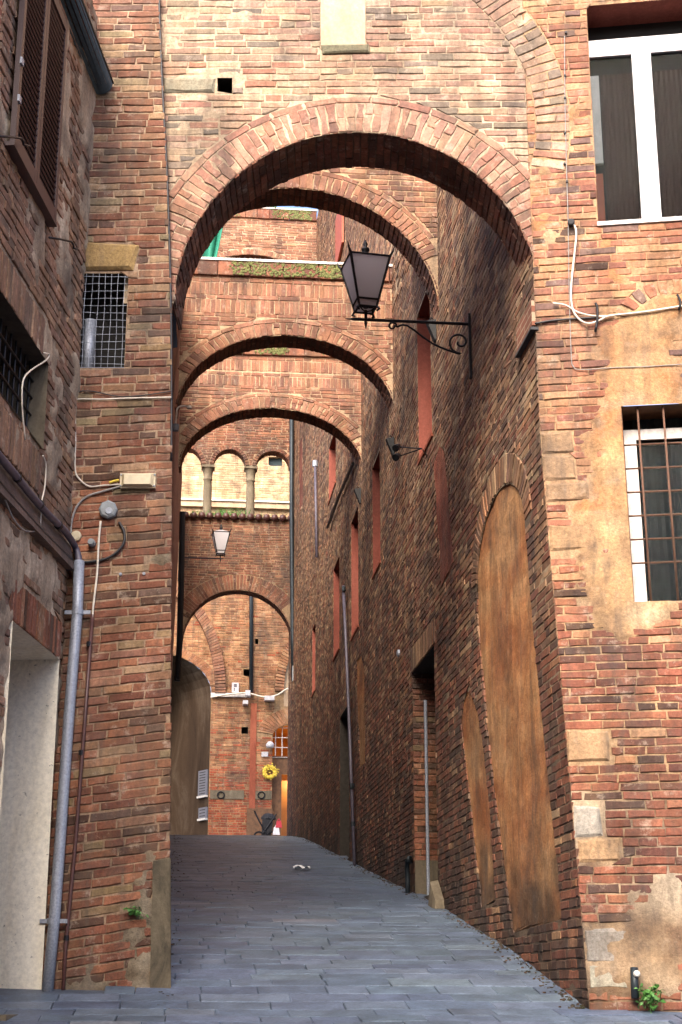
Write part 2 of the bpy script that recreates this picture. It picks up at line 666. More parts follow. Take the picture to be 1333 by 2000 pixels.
def clip(a, b, holes, v, lim):
    a, b = max(a, lim[0]), min(b, lim[1])
    for h in holes:
        sp = h.span(v)
        if sp is None:
            continue
        h0, h1 = sp[0] - .006, sp[1] + .006
        if b <= h0 or a >= h1:
            continue
        if a < h0:
            b = h0
        elif b > h1:
            a = h1
        else:
            return None
    return (a, b) if b - a > .03 else None


def courses(S, v0, v1, uL, uR, holes, pal, pitch=.067, joint=.0105, lens=((.28, .6), (.14, .28), (.21, .12)), tilt=None, uref=0.0,
            fine=True, dj=.006, soldiers=(), skip=None, waves=.006, dbase=.005, dep=.03, cham=.005):
    out = []
    fL = uL if callable(uL) else (lambda v: uL)
    fR = uR if callable(uR) else (lambda v: uR)
    tl = tilt or (lambda v: 0.0)
    rows = []
    v = v0
    sold = sorted(soldiers)
    while v < v1:
        if sold and v + pitch * .6 > sold[0][0]:
            s0, s1 = sold.pop(0)
            rows.append((s0, s1 - joint, True)); v = s1
            continue
        h = pitch * random.uniform(.93, 1.07)
        rows.append((v, v + h - joint, False))
        v += h
    tot = sum(w for _, w in lens)
    off = random.uniform(0, 50)
    for (a, b, sol) in rows:
        lim = (fL((a + b) / 2), fR((a + b) / 2))
        u = lim[0] - random.uniform(0, .25)
        while u < lim[1]:
            if sol:
                w = random.uniform(.052, .066)
            else:
                r = random.uniform(0, tot)
                for w, k in lens:
                    r -= k
                    if r <= 0:
                        break
                w *= random.uniform(.9, 1.08)
            ua, ub = u, u + w
            u = ub + joint * random.uniform(.6, 1.4)
            um = (ua + ub) / 2
            sh = tl((a + b) / 2) * (um - uref) + waves * nz(um, a, .8, off) * 2
            lo, hi = a + sh, b + sh
            c0 = clip(ua, ub, holes, lo + .008, lim)
            c1 = clip(ua, ub, holes, hi - .008, lim)
            if c0 is None or c1 is None:
                continue
            if skip and skip(um, (lo + hi) / 2):
                continue
            tv = tl((a + b) / 2)
            z = lambda uu, vv: vv + tv * (uu - um)
            jj = random.uniform(-.003, .003)
            q = [(c0[0], z(c0[0], lo)), (c0[1], z(c0[1], lo + jj)), (c1[1], z(c1[1], hi + jj)), (c1[0], z(c1[0], hi))]
            out.append(piece(S, q, dbase + random.uniform(-dj, dj), pal(um, (lo + hi) / 2), fine, cham, dep))
    return out


def ring(S, A, t0, t1, a0, a1, pal, width=.062, joint=.01, split=.5, d=.008, fine=True, dj=.005, tang=False, tl=.25, dep=.04):
    """voussoirs between A grown by t0 and A grown by t1, angles a0..a1 in degrees (0 = right springing)"""
    out = []
    I, Oo = A.grow(t0), A.grow(t1)
    step = (tl if tang else width + joint)
    ang = a0
    e = lambda E, t: (E.uc + E.a * math.cos(t), E.vs + E.b * math.sin(t))
    while ang < a1:
        r_ = (A.a + A.b) / 2 + t0
        w = step * (random.uniform(.7, 1.3) if tang else random.uniform(.9, 1.12))
        da = math.degrees(w / r_)
        x, y = R(ang), R(min(ang + da * (1 - joint / w), a1))
        ang += da
        p0, p1, p2, p3 = e(I, x), e(Oo, x), e(Oo, y), e(I, y)
        L = lambda P, Q, t: (P[0] + (Q[0] - P[0]) * t, P[1] + (Q[1] - P[1]) * t)
        cuts = [0, 1]
        if not tang and random.random() < split:
            cuts = [0, random.choice((.36, .5, .62)), 1]
        for k0, k1 in zip(cuts, cuts[1:]):
            g = .02 if k1 < 1 else 0
            q = [L(p0, p1, k0 + g), L(p0, p1, k1 - g), L(p3, p2, k1 - g), L(p3, p2, k0 + g)]
            cu = sum(c[0] for c in q) / 4; cv = sum(c[1] for c in q) / 4
            out.append(piece(S, q, d + random.uniform(-dj, dj), pal(cu, cv), fine, .006, dep))
    return out


def sheet(S, v0, v1, uL, uR, holes, dv=.04, du=.05, h=None, col=None, name='mortar', mat='mortar', parent=None, merge=True):
    """mortar bed behind the bricks, cut by the holes; h = relief, col = own colour"""
    fL = uL if callable(uL) else (lambda v: uL)
    fR = uR if callable(uR) else (lambda v: uR)
    cuts = {v0, v1}
    n = max(1, int((v1 - v0) / dv))
    for i in range(n + 1):
        cuts.add(v0 + (v1 - v0) * i / n)
    for H in holes:
        for e in H.edges():
            if v0 < e < v1:
                cuts.add(e)
    vs = sorted(cuts)
    vs = [vs[0]] + [b for a, b in zip(vs, vs[1:]) if b - a > 1e-4]
    mb = MB()
    h = h or (lambda u, v: -.006)
    col = col or (lambda u, v: srgb(190, 168, 142))
    for a, b in zip(vs, vs[1:]):
        m = (a + b) / 2
        act = []
        for H in holes:
            s = H.span(m)
            if s:
                sa = H.span(a + 1e-5) or (sum(s) / 2,) * 2
                sb = H.span(b - 1e-5) or (sum(s) / 2,) * 2
                act.append((s, sa, sb))
        act.sort()
        iv = []
        la, lb = fL(a), fL(b)
        for s, sa, sb in act:
            iv.append((la, sa[0], lb, sb[0]))
            la, lb = sa[1], sb[1]
        iv.append((la, fR(a), lb, fR(b)))
        for x0, x1, y0, y1 in iv:
            if x1 - x0 < 1e-4 and y1 - y0 < 1e-4:
                continue
            x1, y1 = max(x1, x0), max(y1, y0)
            k = max(1, int(max(x1 - x0, y1 - y0) / du))
            pts, tn = [], []
            for vv, c0, c1 in ((a, x0, x1), (b, y0, y1)):
                for i in range(k + 1):
                    u = c0 + (c1 - c0) * i / k
                    pts.append(S.pt(u, vv, h(u, vv)))
                    tn.append(col(u, vv))
            mb.add(pts, [(i, i + 1, k + 2 + i, k + 1 + i) for i in range(k)], tn)
    return mb.build(name, mat, parent, smooth=True, merge=1e-4 if merge else 0)


def palette(cols, var=.16, blue=1.0):
    cs = [(srgb(*c[:3]), c[3]) for c in cols]
    tot = sum(w for _, w in cs)

    def f(u=0, v=0):
        r = random.uniform(0, tot)
        for c, w in cs:
            r -= w
            if r <= 0:
                break
        k = random.uniform(1 - var, 1 + var)
        c = (c[0] * k, c[1] * k * random.uniform(.96, 1.04), c[2] * k * random.uniform(.88, 1.0) * blue)
        m = .3 * c[0] + .6 * c[1] + .1 * c[2]
        return tuple(x + (m - x) * .14 for x in c)
    return f


def zoned(p0, p1, f):
    return lambda u, v: (p1 if random.random() < f(u, v) else p0)(u, v)


def recess(S, pts, depth, parent, mats, name='reveal', d0=0.0):
    """sides of an opening whose outline (u,v) is pts (lower left, lower right, upper right, upper left); mats: bottom,right,top,left,back"""
    for i, mname in enumerate(mats[:4]):
        if mname is None:
            continue
        a, b = pts[i], pts[(i + 1) % 4]
        MB().quad(S.pt(*a, d0), S.pt(*b, d0), S.pt(*b, -depth), S.pt(*a, -depth)).build(name, mname, parent)
    if mats[4]:
        MB().quad(*[S.pt(*p, -depth + .001) for p in pts]).build(name + '_back', mats[4], parent)


def sbox(mb, S, u0, u1, v0, v1, d0, d1, tint=None):
    return mb.hexa([S.pt(u0, v0, d0), S.pt(u1, v0, d0), S.pt(u1, v0, d1), S.pt(u0, v0, d1),
                    S.pt(u0, v1, d0), S.pt(u1, v1, d0), S.pt(u1, v1, d1), S.pt(u0, v1, d1)], tint)


def wire(S, pts, r, d, name, mat, parent=None, smooth=4, n=6):
    P = [S.P(x, y, d) for x, y in pts]
    return MB().tube(P, r, n, smooth).build(name, mat, parent, smooth=True)


# ------------------------------------------------------------------ palettes
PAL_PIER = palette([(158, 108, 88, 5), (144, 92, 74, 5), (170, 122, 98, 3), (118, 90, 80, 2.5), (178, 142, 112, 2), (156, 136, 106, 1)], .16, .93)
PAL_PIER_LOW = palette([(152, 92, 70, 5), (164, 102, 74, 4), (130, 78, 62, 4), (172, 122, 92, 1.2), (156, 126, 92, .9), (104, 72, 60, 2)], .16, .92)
PAL_TOP = palette([(192, 148, 124, 4), (178, 138, 118, 4), (150, 130, 114, 2.6), (200, 162, 132, 2.5), (182, 124, 102, 2), (206, 174, 144, 2), (132, 116, 106, 1)], .12)
PAL_RING = palette([(190, 138, 114, 5), (180, 124, 102, 4), (198, 152, 124, 2), (160, 116, 98, 2)], .12)
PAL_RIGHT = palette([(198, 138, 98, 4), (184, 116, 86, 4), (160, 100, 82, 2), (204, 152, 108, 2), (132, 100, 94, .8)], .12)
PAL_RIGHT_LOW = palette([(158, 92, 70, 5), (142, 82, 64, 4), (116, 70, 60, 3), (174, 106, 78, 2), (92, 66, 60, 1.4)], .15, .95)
PAL_ALLEY = palette([(176, 132, 98, 4), (158, 114, 86, 4), (190, 146, 108, 2.5), (138, 102, 84, 3), (180, 122, 84, 2), (196, 160, 122, 1)])
PAL_ALLEY_LOW = palette([(146, 88, 68, 4), (126, 80, 64, 4), (160, 96, 70, 3), (108, 78, 66, 3)])
PAL_BRIDGE = palette([(170, 114, 88, 4), (158, 102, 78, 4), (180, 128, 98, 2), (140, 94, 76, 2)], .13)
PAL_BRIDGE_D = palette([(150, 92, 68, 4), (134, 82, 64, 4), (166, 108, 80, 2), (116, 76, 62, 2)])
PAL_LEFT = palette([(172, 130, 108, 4), (158, 120, 104, 4), (182, 142, 118, 2), (140, 114, 102, 2)], .14, .9)
PAL_FAR = palette([(190, 130, 88, 4), (178, 116, 78, 4), (202, 148, 104, 2), (160, 104, 72, 2)])
PAL_FAR_PALE = palette([(226, 186, 142, 4), (216, 172, 128, 4), (234, 202, 160, 2)], .1)
PAL_FAR_RED = palette([(196, 92, 52, 4), (180, 82, 48, 4), (206, 110, 64, 2)])
PAL_TAN = palette([(184, 148, 110, 3), (170, 134, 98, 2)], .1)
PAL_MARBLE = palette([(176, 172, 164, 3)], .1)
PAL_DARKSTONE = palette([(78, 74, 70, 3)], .15)


def moco(c, k=.18):
    c = srgb(*c)
    return lambda u, v: tuple(x * (1 + k * 2 * nz(u, v, 3.1, 4)) for x in c)


# =================================================================== THE STREET
ST = [(-12, -3.2), (0, -1.55), (10.9, -.17), (13.35, .27), (17, .8), (24.8, 1.79), (33, 2.85), (37.7, 3.40), (40, 3.52), (44, 3.56), (90, 3.4)]


def street_z(y):
    return lerp(y, ST)


XL, XR = -0.19, 2.85
street = MB()
ys = [-12, 0] + [5 + .5 * i for i in range(90)] + [60, 90]
for y0, y1 in zip(ys, ys[1:]):
    street.quad((-12, y0, street_z(y0) - .022), (14, y0, street_z(y0) - .022), (14, y1, street_z(y1) - .022), (-12, y1, street_z(y1) - .022))
street.t = [srgb(84, 94, 108)] * len(street.v)
street_o = street.build('street', 'paving')
street_o['kind'] = 'structure'
street_o['label'] = 'sloping lane of blue-grey stone slabs climbing under the arches'


class Ground:
    def pt(s, u, v, d=0.0):
        return (u, v, street_z(v) + d + .012 * nz(u, v, .9, 2))


GR = Ground()
pal_pave = palette([(97, 114, 135, 4), (92, 109, 130, 4), (103, 119, 139, 2), (88, 103, 123, 2), (122, 130, 142, .3)], .05, 1.06)
slabs = []
y = 7.6
while y < 46:
    h = random.uniform(.2, .3)
    wide = y < 11.2
    x0, x1 = (-3.2, 5.6) if wide else (XL - .3, XR + .12)
    u = x0 - random.uniform(0, .4)
    while u < x1:
        w = random.choice((.32, .42, .5, .6)) * random.uniform(.9, 1.1)
        a, b = max(u, x0), min(u + w, x1)
        if b - a > .06:
            k = random.uniform(-.012, .012)
            q = [(a + .002, y + .002), (b - .002, y + .002 + k * .4), (b - .002, y + h - .002), (a + .002, y + h - .002 - k * .3)]
            slabs.append(piece(GR, q, random.uniform(-.004, .003), pal_pave(), True, .006, .03))
        u += w
    y += h
lay(slabs, 'paving_stone', 'paving', street_o, 300, 'paving_mass', 30)

# =================================================================== CORNER HOUSE (right)
CORN = (XR, 11.62, 0.0)
a14 = R(14)


def bat_r(v):
    return max(0, 4.25 - v) * .165 if v < 4.0 else max(0, 4.5 - v) ** 2 * .165


SR = Plane(CORN, (math.cos(a14), -math.sin(a14), 0), bat_r)
SA = Plane((XR, 11.62, 0), (0, -1, 0))          # alley face: u runs towards the viewer, u = 11.62 - Y


def sr_left(v):
    return bat_r(v) * math.tan(a14)


def sa_right(v):
    return bat_r(v) / math.cos(a14)


house = thing('corner_house', 'tall brick corner house with patched ochre plaster, barred window and long flank up the alley', 'house', (XR, 11.6, -.2))

# openings on the street front
uw = lambda x, y: SR.px(x, y)
w1a, w1b = uw(1169, 436), uw(1169, -60)
WIN1 = rect(w1a[0], w1a[0] + 1.5, w1a[1], w1a[1] + 2.15)
w2a = uw(1214, 794); w2b = uw(1238, 1176)
WIN2L = (w2a[0] + w2b[0]) / 2
WIN2 = rect(WIN2L, WIN2L + 1.0, w2b[1], w2a[1])
front_holes = [WIN1, WIN2]
# corner stones
stone_px = [((1054, 842), (1118, 886), 't'), ((1056, 888), (1121, 939), 't'), ((1060, 942), (1150, 980), 't'), ((1066, 1026), (1141, 1078), 't'),
            ((1104, 1426), (1190, 1486), 't'), ((1104, 1574), (1178, 1634), 'm'), ((1130, 1636), (1212, 1684), 't'),
            ((1146, 1815), (1236, 1880), 'm'), ((1150, 1884), (1225, 1936), 'm')]
stones = []
for (xa, ya), (xb, yb), k in stone_px:
    p, q = SR.px(xa, yb), SR.px(xb, ya)
    u0 = max(p[0], sr_left((p[1] + q[1]) / 2) + .004)
    stones.append((u0, q[0], p[1], q[1], k))
front_holes += [rect(a - .008, b + .008, c - .008, d + .008) for a, b, c, d, k in stones]
# old relieving arch scar
sc = SR.px(1312, 648)
SCAR = Arch(sc[0], sc[1], .36, .34)
scar_ring = ring(SR, SCAR, 0, .13, 60, 178, PAL_RIGHT, split=0, width=.06, joint=.03)
front_holes.append(Poly([(sc[0] + (.49) * math.cos(R(t)), sc[1] + .47 * math.sin(R(t))) for t in range(0, 181, 20)]))
a6 = R(6)
S1 = Plane((XR, 11.63, 0), (math.cos(a6), -math.sin(a6), 0))


class Fold:
    """front arch wall carried on round the corner of the house"""
    def pt(s, u, v, d=0.0):
        return S1.pt(u, v, d) if u <= 0 else SR.pt(u, v, d)


SFO = Fold()
RELC = S1.px(655, 240); RELR = S1.px(1046, 240)[0] - RELC[0]
REL = Arch(RELC[0], RELC[1], RELR, RELR)
relring = ring(SFO, REL, .0, .29, -14, 75, PAL_TOP, split=.5, width=.064, joint=.016)
_o = REL.grow(.3)
relpoly = Poly([(_o.uc + _o.a * math.cos(R(t)), _o.vs + _o.b * math.sin(R(t))) for t in range(-14, 80, 4)] + [(REL.uc + REL.a * math.cos(R(t)), REL.vs + REL.b * math.sin(R(t))) for t in range(74, -15, -4)])
front_holes.append(relpoly)
PL1 = [SR.px(*p) for p in [(1176, 640), (1225, 590), (1345, 560), (1345, 1290), (1260, 1262), (1150, 1235), (1120, 1120), (1100, 1085), (1105, 985), (1145, 930), (1120, 880), (1150, 780)]]
PL2 = [SR.px(*p) for p in [(1216, 1745), (1345, 1680), (1345, 1960), (1140, 1960), (1146, 1815), (1200, 1800)]]


def plaster_r(u, v):
    n = nz(u, v, 4, 1) * .11 + nz(u, v, 11, 1) * .07 + nz(u, v, 26, 2) * .04 - .03
    a = sdist(PL1, u, v) + n - max(0, nz(u, v, 2.8, 61) - .1) * 1.0 - max(0, nz(u, v, 7, 62) - .25) * .6
    b = sdist(PL2, u, v) + n
    s = max(a, b)
    e = nz(u, v, 2.2, 9) * .5 + nz(u, v, 9, 5) * .35 - .34 + (.13 if v > 4.2 else -.06)
    s = max(s, e * .2)
    return s


def relief_r(u, v):
    s = plaster_r(u, v)
    return -.003 + .003 * nz(u, v, 14, 3) + max(0, min(1, (s + .01) / .06)) * .014 + (.004 * nz(u, v, 6, 31) if s > 0 else 0)


C_OCH, C_ORG, C_BEI, C_MOR, C_WHT = srgb(198, 160, 116), srgb(190, 134, 90), srgb(174, 148, 118), srgb(196, 166, 132), srgb(226, 206, 172)


def mixc(a, b, t):
    t = max(0, min(1, t))
    return tuple(x + (y - x) * t for x, y in zip(a, b))


def col_r(u, v):
    if v < 1.4:
        c = mixc(C_BEI, srgb(122, 98, 78), .45 + 1.8 * nz(u, v, 3.4, 8) + .8 * nz(u, v, 12, 9))
        return mixc(c, srgb(214, 196, 170), 1.4 * nz(u, v, 2.6, 44))
    if v > 3.6:
        c = mixc(C_OCH, C_ORG, .5 + 1.6 * nz(u, v, 1.7, 3) + (.25 if v > 4.3 else -.15))
    else:
        c = mixc(C_OCH, srgb(176, 140, 104), .4 + 1.4 * nz(u, v, 5, 3))
    if plaster_r(u, v) < 0:
        c = mixc(c, C_MOR, .6)
    else:
        c = mixc(c, srgb(150, 118, 90), 1.5 * nz(u, v, 2.3, 41) + .9 * nz(u, v, 13, 42))
        c = mixc(c, srgb(212, 190, 156), 1.3 * nz(u, v, 3.1, 43) - .1)
    return c


FR = 1.9
sheet(SR, -.6, 9.6, sr_left, FR, front_holes[:2], .025, .03, relief_r, col_r, 'plaster', 'mortar', house)
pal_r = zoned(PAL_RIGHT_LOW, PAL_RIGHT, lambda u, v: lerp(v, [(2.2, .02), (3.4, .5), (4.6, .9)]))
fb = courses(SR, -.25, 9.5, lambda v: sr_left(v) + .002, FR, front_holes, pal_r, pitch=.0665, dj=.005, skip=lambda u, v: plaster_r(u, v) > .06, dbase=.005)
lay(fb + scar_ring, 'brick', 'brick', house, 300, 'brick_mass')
for a, b, c, d, k in stones:
    _j = lambda: random.uniform(-.013, .013)
    P = piece(SR, [(a, c + _j()), (b + _j(), c + _j()), (b - .01 + _j(), d + _j()), (a, d + _j())], .012, (PAL_TAN if k == 't' else PAL_MARBLE)(), True, .018, .05)
    mb = MB(); piece_mesh(mb, P); mb.build('corner_stone', 'stone', house)

# upper window
u0, v0 = w1a
recess(SR, [(u0, v0), (u0 + 1.5, v0), (u0 + 1.5, v0 + 2.15), (u0, v0 + 2.15)], .34, house, ('white_wall', 'panel_red', 'panel_red', 'panel_red', 'dark'))
wd = -.2
f1 = SR.px(1246, 300, wd); f2 = SR.px(1284, 300, wd); ftop = SR.px(1250, 72, wd)[1]; fin = SR.px(1250, 104, wd)[1]
mb = MB()
sbox(mb, SR, u0 + .005, u0 + 1.49, fin, ftop, wd - .06, wd)
wf = mb.build('window_frame', 'white_frame', house)
sbox(MB(), SR, u0 + .005, u0 + 1.49, v0 + .003, v0 + .06, wd - .06, wd - .002).build('bottom_rail', 'white_frame', wf)
mid = (f1[0] + f2[0]) / 2
for a, b in ((f1[0], mid - .03), (mid - .026, mid + .026), (mid + .03, f2[0])):
    sbox(MB(), SR, a, b, v0 + .06, fin, wd - .05, wd + (.012 if b - a < .06 else .004)).build('mullion', 'white_frame', wf)
for a, b in ((u0 + .01, f1[0]), (f2[0], u0 + 1.48)):
    sbox(MB(), SR, a, b, v0 + .06, fin, wd - .034, wd - .03).build('pane', 'pane', wf)
mb = MB()
for i in range(60):
    a = u0 + .10 + i * .022
    mb.quad(SR.pt(a, v0, -.31 - .012 * (i % 2)), SR.pt(a + .022, v0, -.31 - .012 * ((i + 1) % 2)),
            SR.pt(a + .022, fin - .12, -.31 - .012 * ((i + 1) % 2)), SR.pt(a, fin - .12, -.31 - .012 * (i % 2)))
mb.build('curtain', 'curtain', house)
sbox(MB(), SR, u0 + .012, u0 + .075, v0 + .06, v0 + .62, -.3, -.27).build('reflection_strip', 'copper', house)  # reflection at the pane's left edge, put in as coloured strips
sbox(MB(), SR, u0 + .012, u0 + .085, v0 + .72, fin - .15, -.3, -.27).build('reflection_strip', 'white_frame', house)
sbox(MB(), SR, u0 - .01, u0 + 1.55, v0 - .03, v0 + .006, -.3, .02).build('sill', 'old_white', house)

# lower barred window
u0, v0, v1 = WIN2L, w2b[1], w2a[1]
recess(SR, [(u0, v0), (u0 + 1, v0), (u0 + 1, v1), (u0, v1)], .36, house, ('rust', 'panel_ochre', 'wood', 'panel_ochre', 'dark'))
wd = -.2
t1, t2 = SR.px(1270, 838, wd)[1], SR.px(1270, 858, wd)[1]
mb = MB()
sbox(mb, SR, u0 + .004, u0 + .99, t2, t1, wd - .06, wd)
wf = mb.build('window_frame', 'old_white', house)
sbox(MB(), SR, u0 + .004, u0 + .115, v0 + .01, t2 - .002, wd - .06, wd + .004).build('stile', 'old_white', wf)
sbox(MB(), SR, u0 + .115, u0 + .99, v0 + .01, v0 + .05, wd - .06, wd).build('bottom_rail', 'old_white', wf)
sbox(MB(), SR, u0 + .115, u0 + .98, v0 + .05, t2, wd - .034, wd - .03).build('pane', 'pane', wf)
mb = MB()
for i in range(30):
    a = u0 + .1 + i * .03
    mb.quad(SR.pt(a, v0, -.33 - .01 * (i % 2)), SR.pt(a + .03, v0, -.33 - .01 * ((i + 1) % 2)), SR.pt(a + .03, v1, -.33 - .01 * ((i + 1) % 2)), SR.pt(a, v1, -.33 - .01 * (i % 2)))
mb.build('curtain', 'curtain_teal', house)
gr = MB().tube([SR.pt(u0 + .002, v0 + .001, -.05), SR.pt(u0 + .002, v1 - .001, -.05)], .006).build('window_grille', 'rust', house)
for i in range(6):
    vv = SR.px(1260, 868 + 46.3 * i, -.05)[1]
    MB().tube([SR.pt(u0, vv, -.05), SR.pt(u0 + 1, vv, -.05)], .008).build('bar', 'rust', gr, smooth=True)
for i in range(5):
    uu = SR.px(1250, 870, -.05)[0] + .205 * i
    MB().tube([SR.pt(uu, v0, -.038), SR.pt(uu, v1, -.038)], .009).build('bar', 'rust', gr, smooth=True)

# ---- alley flank
def Y(x, y):
    return SA.px(x, y)


def opening(px4):
    """near-top, near-bottom, far-bottom, far-top pixels -> rect in (u, v) of the flank"""
    p = [Y(*q) for q in px4]
    un = (p[0][0] + p[1][0]) / 2; uf = (p[2][0] + p[3][0]) / 2
    vt = (p[0][1] + p[3][1]) / 2; vb = (p[1][1] + p[2][1]) / 2
    return uf, un, vb, vt


TALL = [Y(*p) for p in [(1002, 1822), (1098, 1795), (1085, 1660), (1062, 1440), (1040, 1215), (1028, 1095), (1012, 1030), (992, 982), (972, 962), (955, 985), (940, 1035), (931, 1090), (932, 1200), (952, 1430), (978, 1650)]]
SMALL = [Y(*p) for p in [(940, 1772), (968, 1762), (958, 1600), (944, 1460), (934, 1395), (922, 1360), (912, 1348), (905, 1375), (901, 1410), (910, 1490), (926, 1640)]]
FLAT2 = [Y(*p) for p in [(863, 1146), (886, 1100), (868, 880), (860, 872), (849, 905)]]
FLAT3 = [Y(*p) for p in [(703, 1500), (714, 1490), (712, 1310), (706, 1280), (697, 1290), (697, 1330)]]
FLAT4 = [Y(*p) for p in [(586, 1000), (592, 985), (592, 850), (586, 865)]]
print('tall', np.round(TALL, 2).tolist())
OPEN = {}
OPEN['door'] = opening([(838, 1270), (868, 1742), (826, 1748), (793, 1335)])
OPEN['w1'] = opening([(836, 566), (848, 845), (822, 890), (812, 620)])
OPEN['w3'] = opening([(738, 880), (748, 1085), (733, 1118), (724, 935)])
OPEN['w4'] = opening([(697, 990), (704, 1213), (690, 1242), (684, 1035)])
OPEN['w5'] = opening([(661, 1088), (666, 1258), (655, 1282), (649, 1125)])
OPEN['w6'] = opening([(655, 850), (658, 945), (645, 965), (641, 870)])
OPEN['door2'] = opening([(676, 1380), (690, 1685), (668, 1672), (661, 1410)])
OPEN['w7'] = opening([(616, 1215), (617, 1345), (611, 1355), (610, 1235)])
for k, o in OPEN.items():
    print(k, np.round(o, 2))
ORECT = {k: rect(o[0], o[1], o[2], o[3]) for k, o in OPEN.items()}
fl_holes = list(ORECT.values()) + [Poly(TALL), Poly(SMALL), Poly(FLAT2), Poly(FLAT3), Poly(FLAT4)]
TALLC = ((TALL[8][0]), TALL[5][1])
tw = (max(p[0] for p in TALL[4:12]) - min(p[0] for p in TALL[4:12])) / 2
TA = Arch((TALL[5][0] + TALL[11][0]) / 2, min(TALL[5][1], TALL[11][1]), tw, TALL[8][1] - min(TALL[5][1], TALL[11][1]))
_r, _l = TALL[5][0], TALL[11][0]
TA = Arch((_r + _l) / 2, (TALL[5][1] + TALL[11][1]) / 2, abs(_r - _l) / 2, TALL[8][1] - (TALL[5][1] + TALL[11][1]) / 2)
TALL[5:12] = [(TA.uc + TA.a * math.cos(R(t)), TA.vs + TA.b * math.sin(R(t))) for t in range(0, 181, 12)]
fl_holes[len(ORECT)] = Poly(TALL)
tall_ring = ring(SA, TA, .01, .28, 4, 176, PAL_ALLEY, split=0, joint=.012, d=.006)
TO = TA.grow(.29)
ring_hole = Poly([(TO.uc + TO.a * math.cos(R(t)), TO.vs + TO.b * math.sin(R(t))) for t in range(0, 181, 10)])


def z_low(u):
    return street_z(11.62 - u) - .05


def moss_r(u, v):
    return -.0015 + .003 * nz(u, v, 9, 6)


mort_al = srgb(204, 180, 148)
mort_dk = srgb(128, 110, 92)


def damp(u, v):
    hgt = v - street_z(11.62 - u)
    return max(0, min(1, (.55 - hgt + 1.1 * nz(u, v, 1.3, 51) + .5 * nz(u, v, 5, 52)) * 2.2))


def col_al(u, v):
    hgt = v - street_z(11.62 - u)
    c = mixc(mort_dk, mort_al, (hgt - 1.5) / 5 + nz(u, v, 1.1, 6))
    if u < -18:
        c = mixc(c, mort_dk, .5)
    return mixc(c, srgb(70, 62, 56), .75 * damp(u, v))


FAR = -29.6        # flank ends at the loggia wall
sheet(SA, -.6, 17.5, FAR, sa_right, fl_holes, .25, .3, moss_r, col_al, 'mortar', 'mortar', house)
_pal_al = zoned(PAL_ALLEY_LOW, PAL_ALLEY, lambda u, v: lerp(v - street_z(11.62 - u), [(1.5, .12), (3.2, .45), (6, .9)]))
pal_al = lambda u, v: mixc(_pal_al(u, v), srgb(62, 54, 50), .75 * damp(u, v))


def below(u, v):
    return v < z_low(u)


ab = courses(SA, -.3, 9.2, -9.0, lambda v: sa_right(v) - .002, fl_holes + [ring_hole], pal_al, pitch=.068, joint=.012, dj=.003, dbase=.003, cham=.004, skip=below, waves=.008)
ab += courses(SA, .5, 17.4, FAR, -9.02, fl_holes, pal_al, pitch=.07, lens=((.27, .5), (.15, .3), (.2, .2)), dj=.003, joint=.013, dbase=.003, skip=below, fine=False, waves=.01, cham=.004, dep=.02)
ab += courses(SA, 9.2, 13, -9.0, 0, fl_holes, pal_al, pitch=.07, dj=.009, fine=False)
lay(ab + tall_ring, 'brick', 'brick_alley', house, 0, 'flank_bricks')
# plaster infill of walled-up openings, set into the wall, worn and stained
def infill(pts, nm, cols, d0, dampk=1.0):
    P = Poly(pts)
    v_0, v_1 = min(p[1] for p in pts) + .002, max(p[1] for p in pts) - .002
    lim_ = lambda v: P.span(max(v_0, min(v_1, v))) or (0, 0)
    eL = lambda v: lim_(v)[0] - .012 + .02 * nz(v, 1, 9, 71) + .012 * nz(v, 1, 30, 73)
    eR = lambda v: lim_(v)[1] + .012 + .02 * nz(v, 2, 9, 72) + .012 * nz(v, 2, 30, 74)
    c1, c2, c3, c4 = [srgb(*c) for c in cols]

    def col(u, v):
        k = nz(u * .4, v, 1.8, 75) + .6 * nz(u * .35, v, 5, 76) + .4 * nz(u * .5, v, 16, 77)
        c = mixc(c2, c1, k * 1.9) if k > 0 else mixc(c2, c3, -k * 1.9)
        c = mixc(c, c4, 1.8 * (nz(u * .5, v * .8, 1.8, 78) - .15))
        g = max(0, min(1, (.62 - (v - v_0) + .5 * nz(u, v, 4, 81)) * 2))
        return mixc(c, srgb(66, 56, 48), .8 * g * dampk)
    sheet(SA, v_0, v_1, eL, eR, [], .04, .05, lambda u, v: d0 + .01 * nz(u, v, 2.5, 79) + .006 * nz(u, v, 11, 80), col, nm, 'mortar', house)


OCH = ((176, 112, 70), (206, 144, 94), (216, 164, 114), (152, 96, 64))
infill(TALL, 'walled_arch', OCH, -.012)
infill(SMALL, 'walled_arch', OCH, -.012)
infill(FLAT3, 'walled_window', OCH, -.01, 0)
RED = ((146, 78, 60), (168, 94, 74), (180, 110, 88), (128, 70, 56))
infill(FLAT2, 'walled_window', RED, .004, 0)
infill(FLAT4, 'walled_window', RED, .004, 0)
# deep openings with painted reveals
def flank_open(key, depth, mats, nm):
    a, b, c, d = OPEN[key]
    recess(SA, [(a, c), (b, c), (b, d), (a, d)], depth, house, mats, nm)


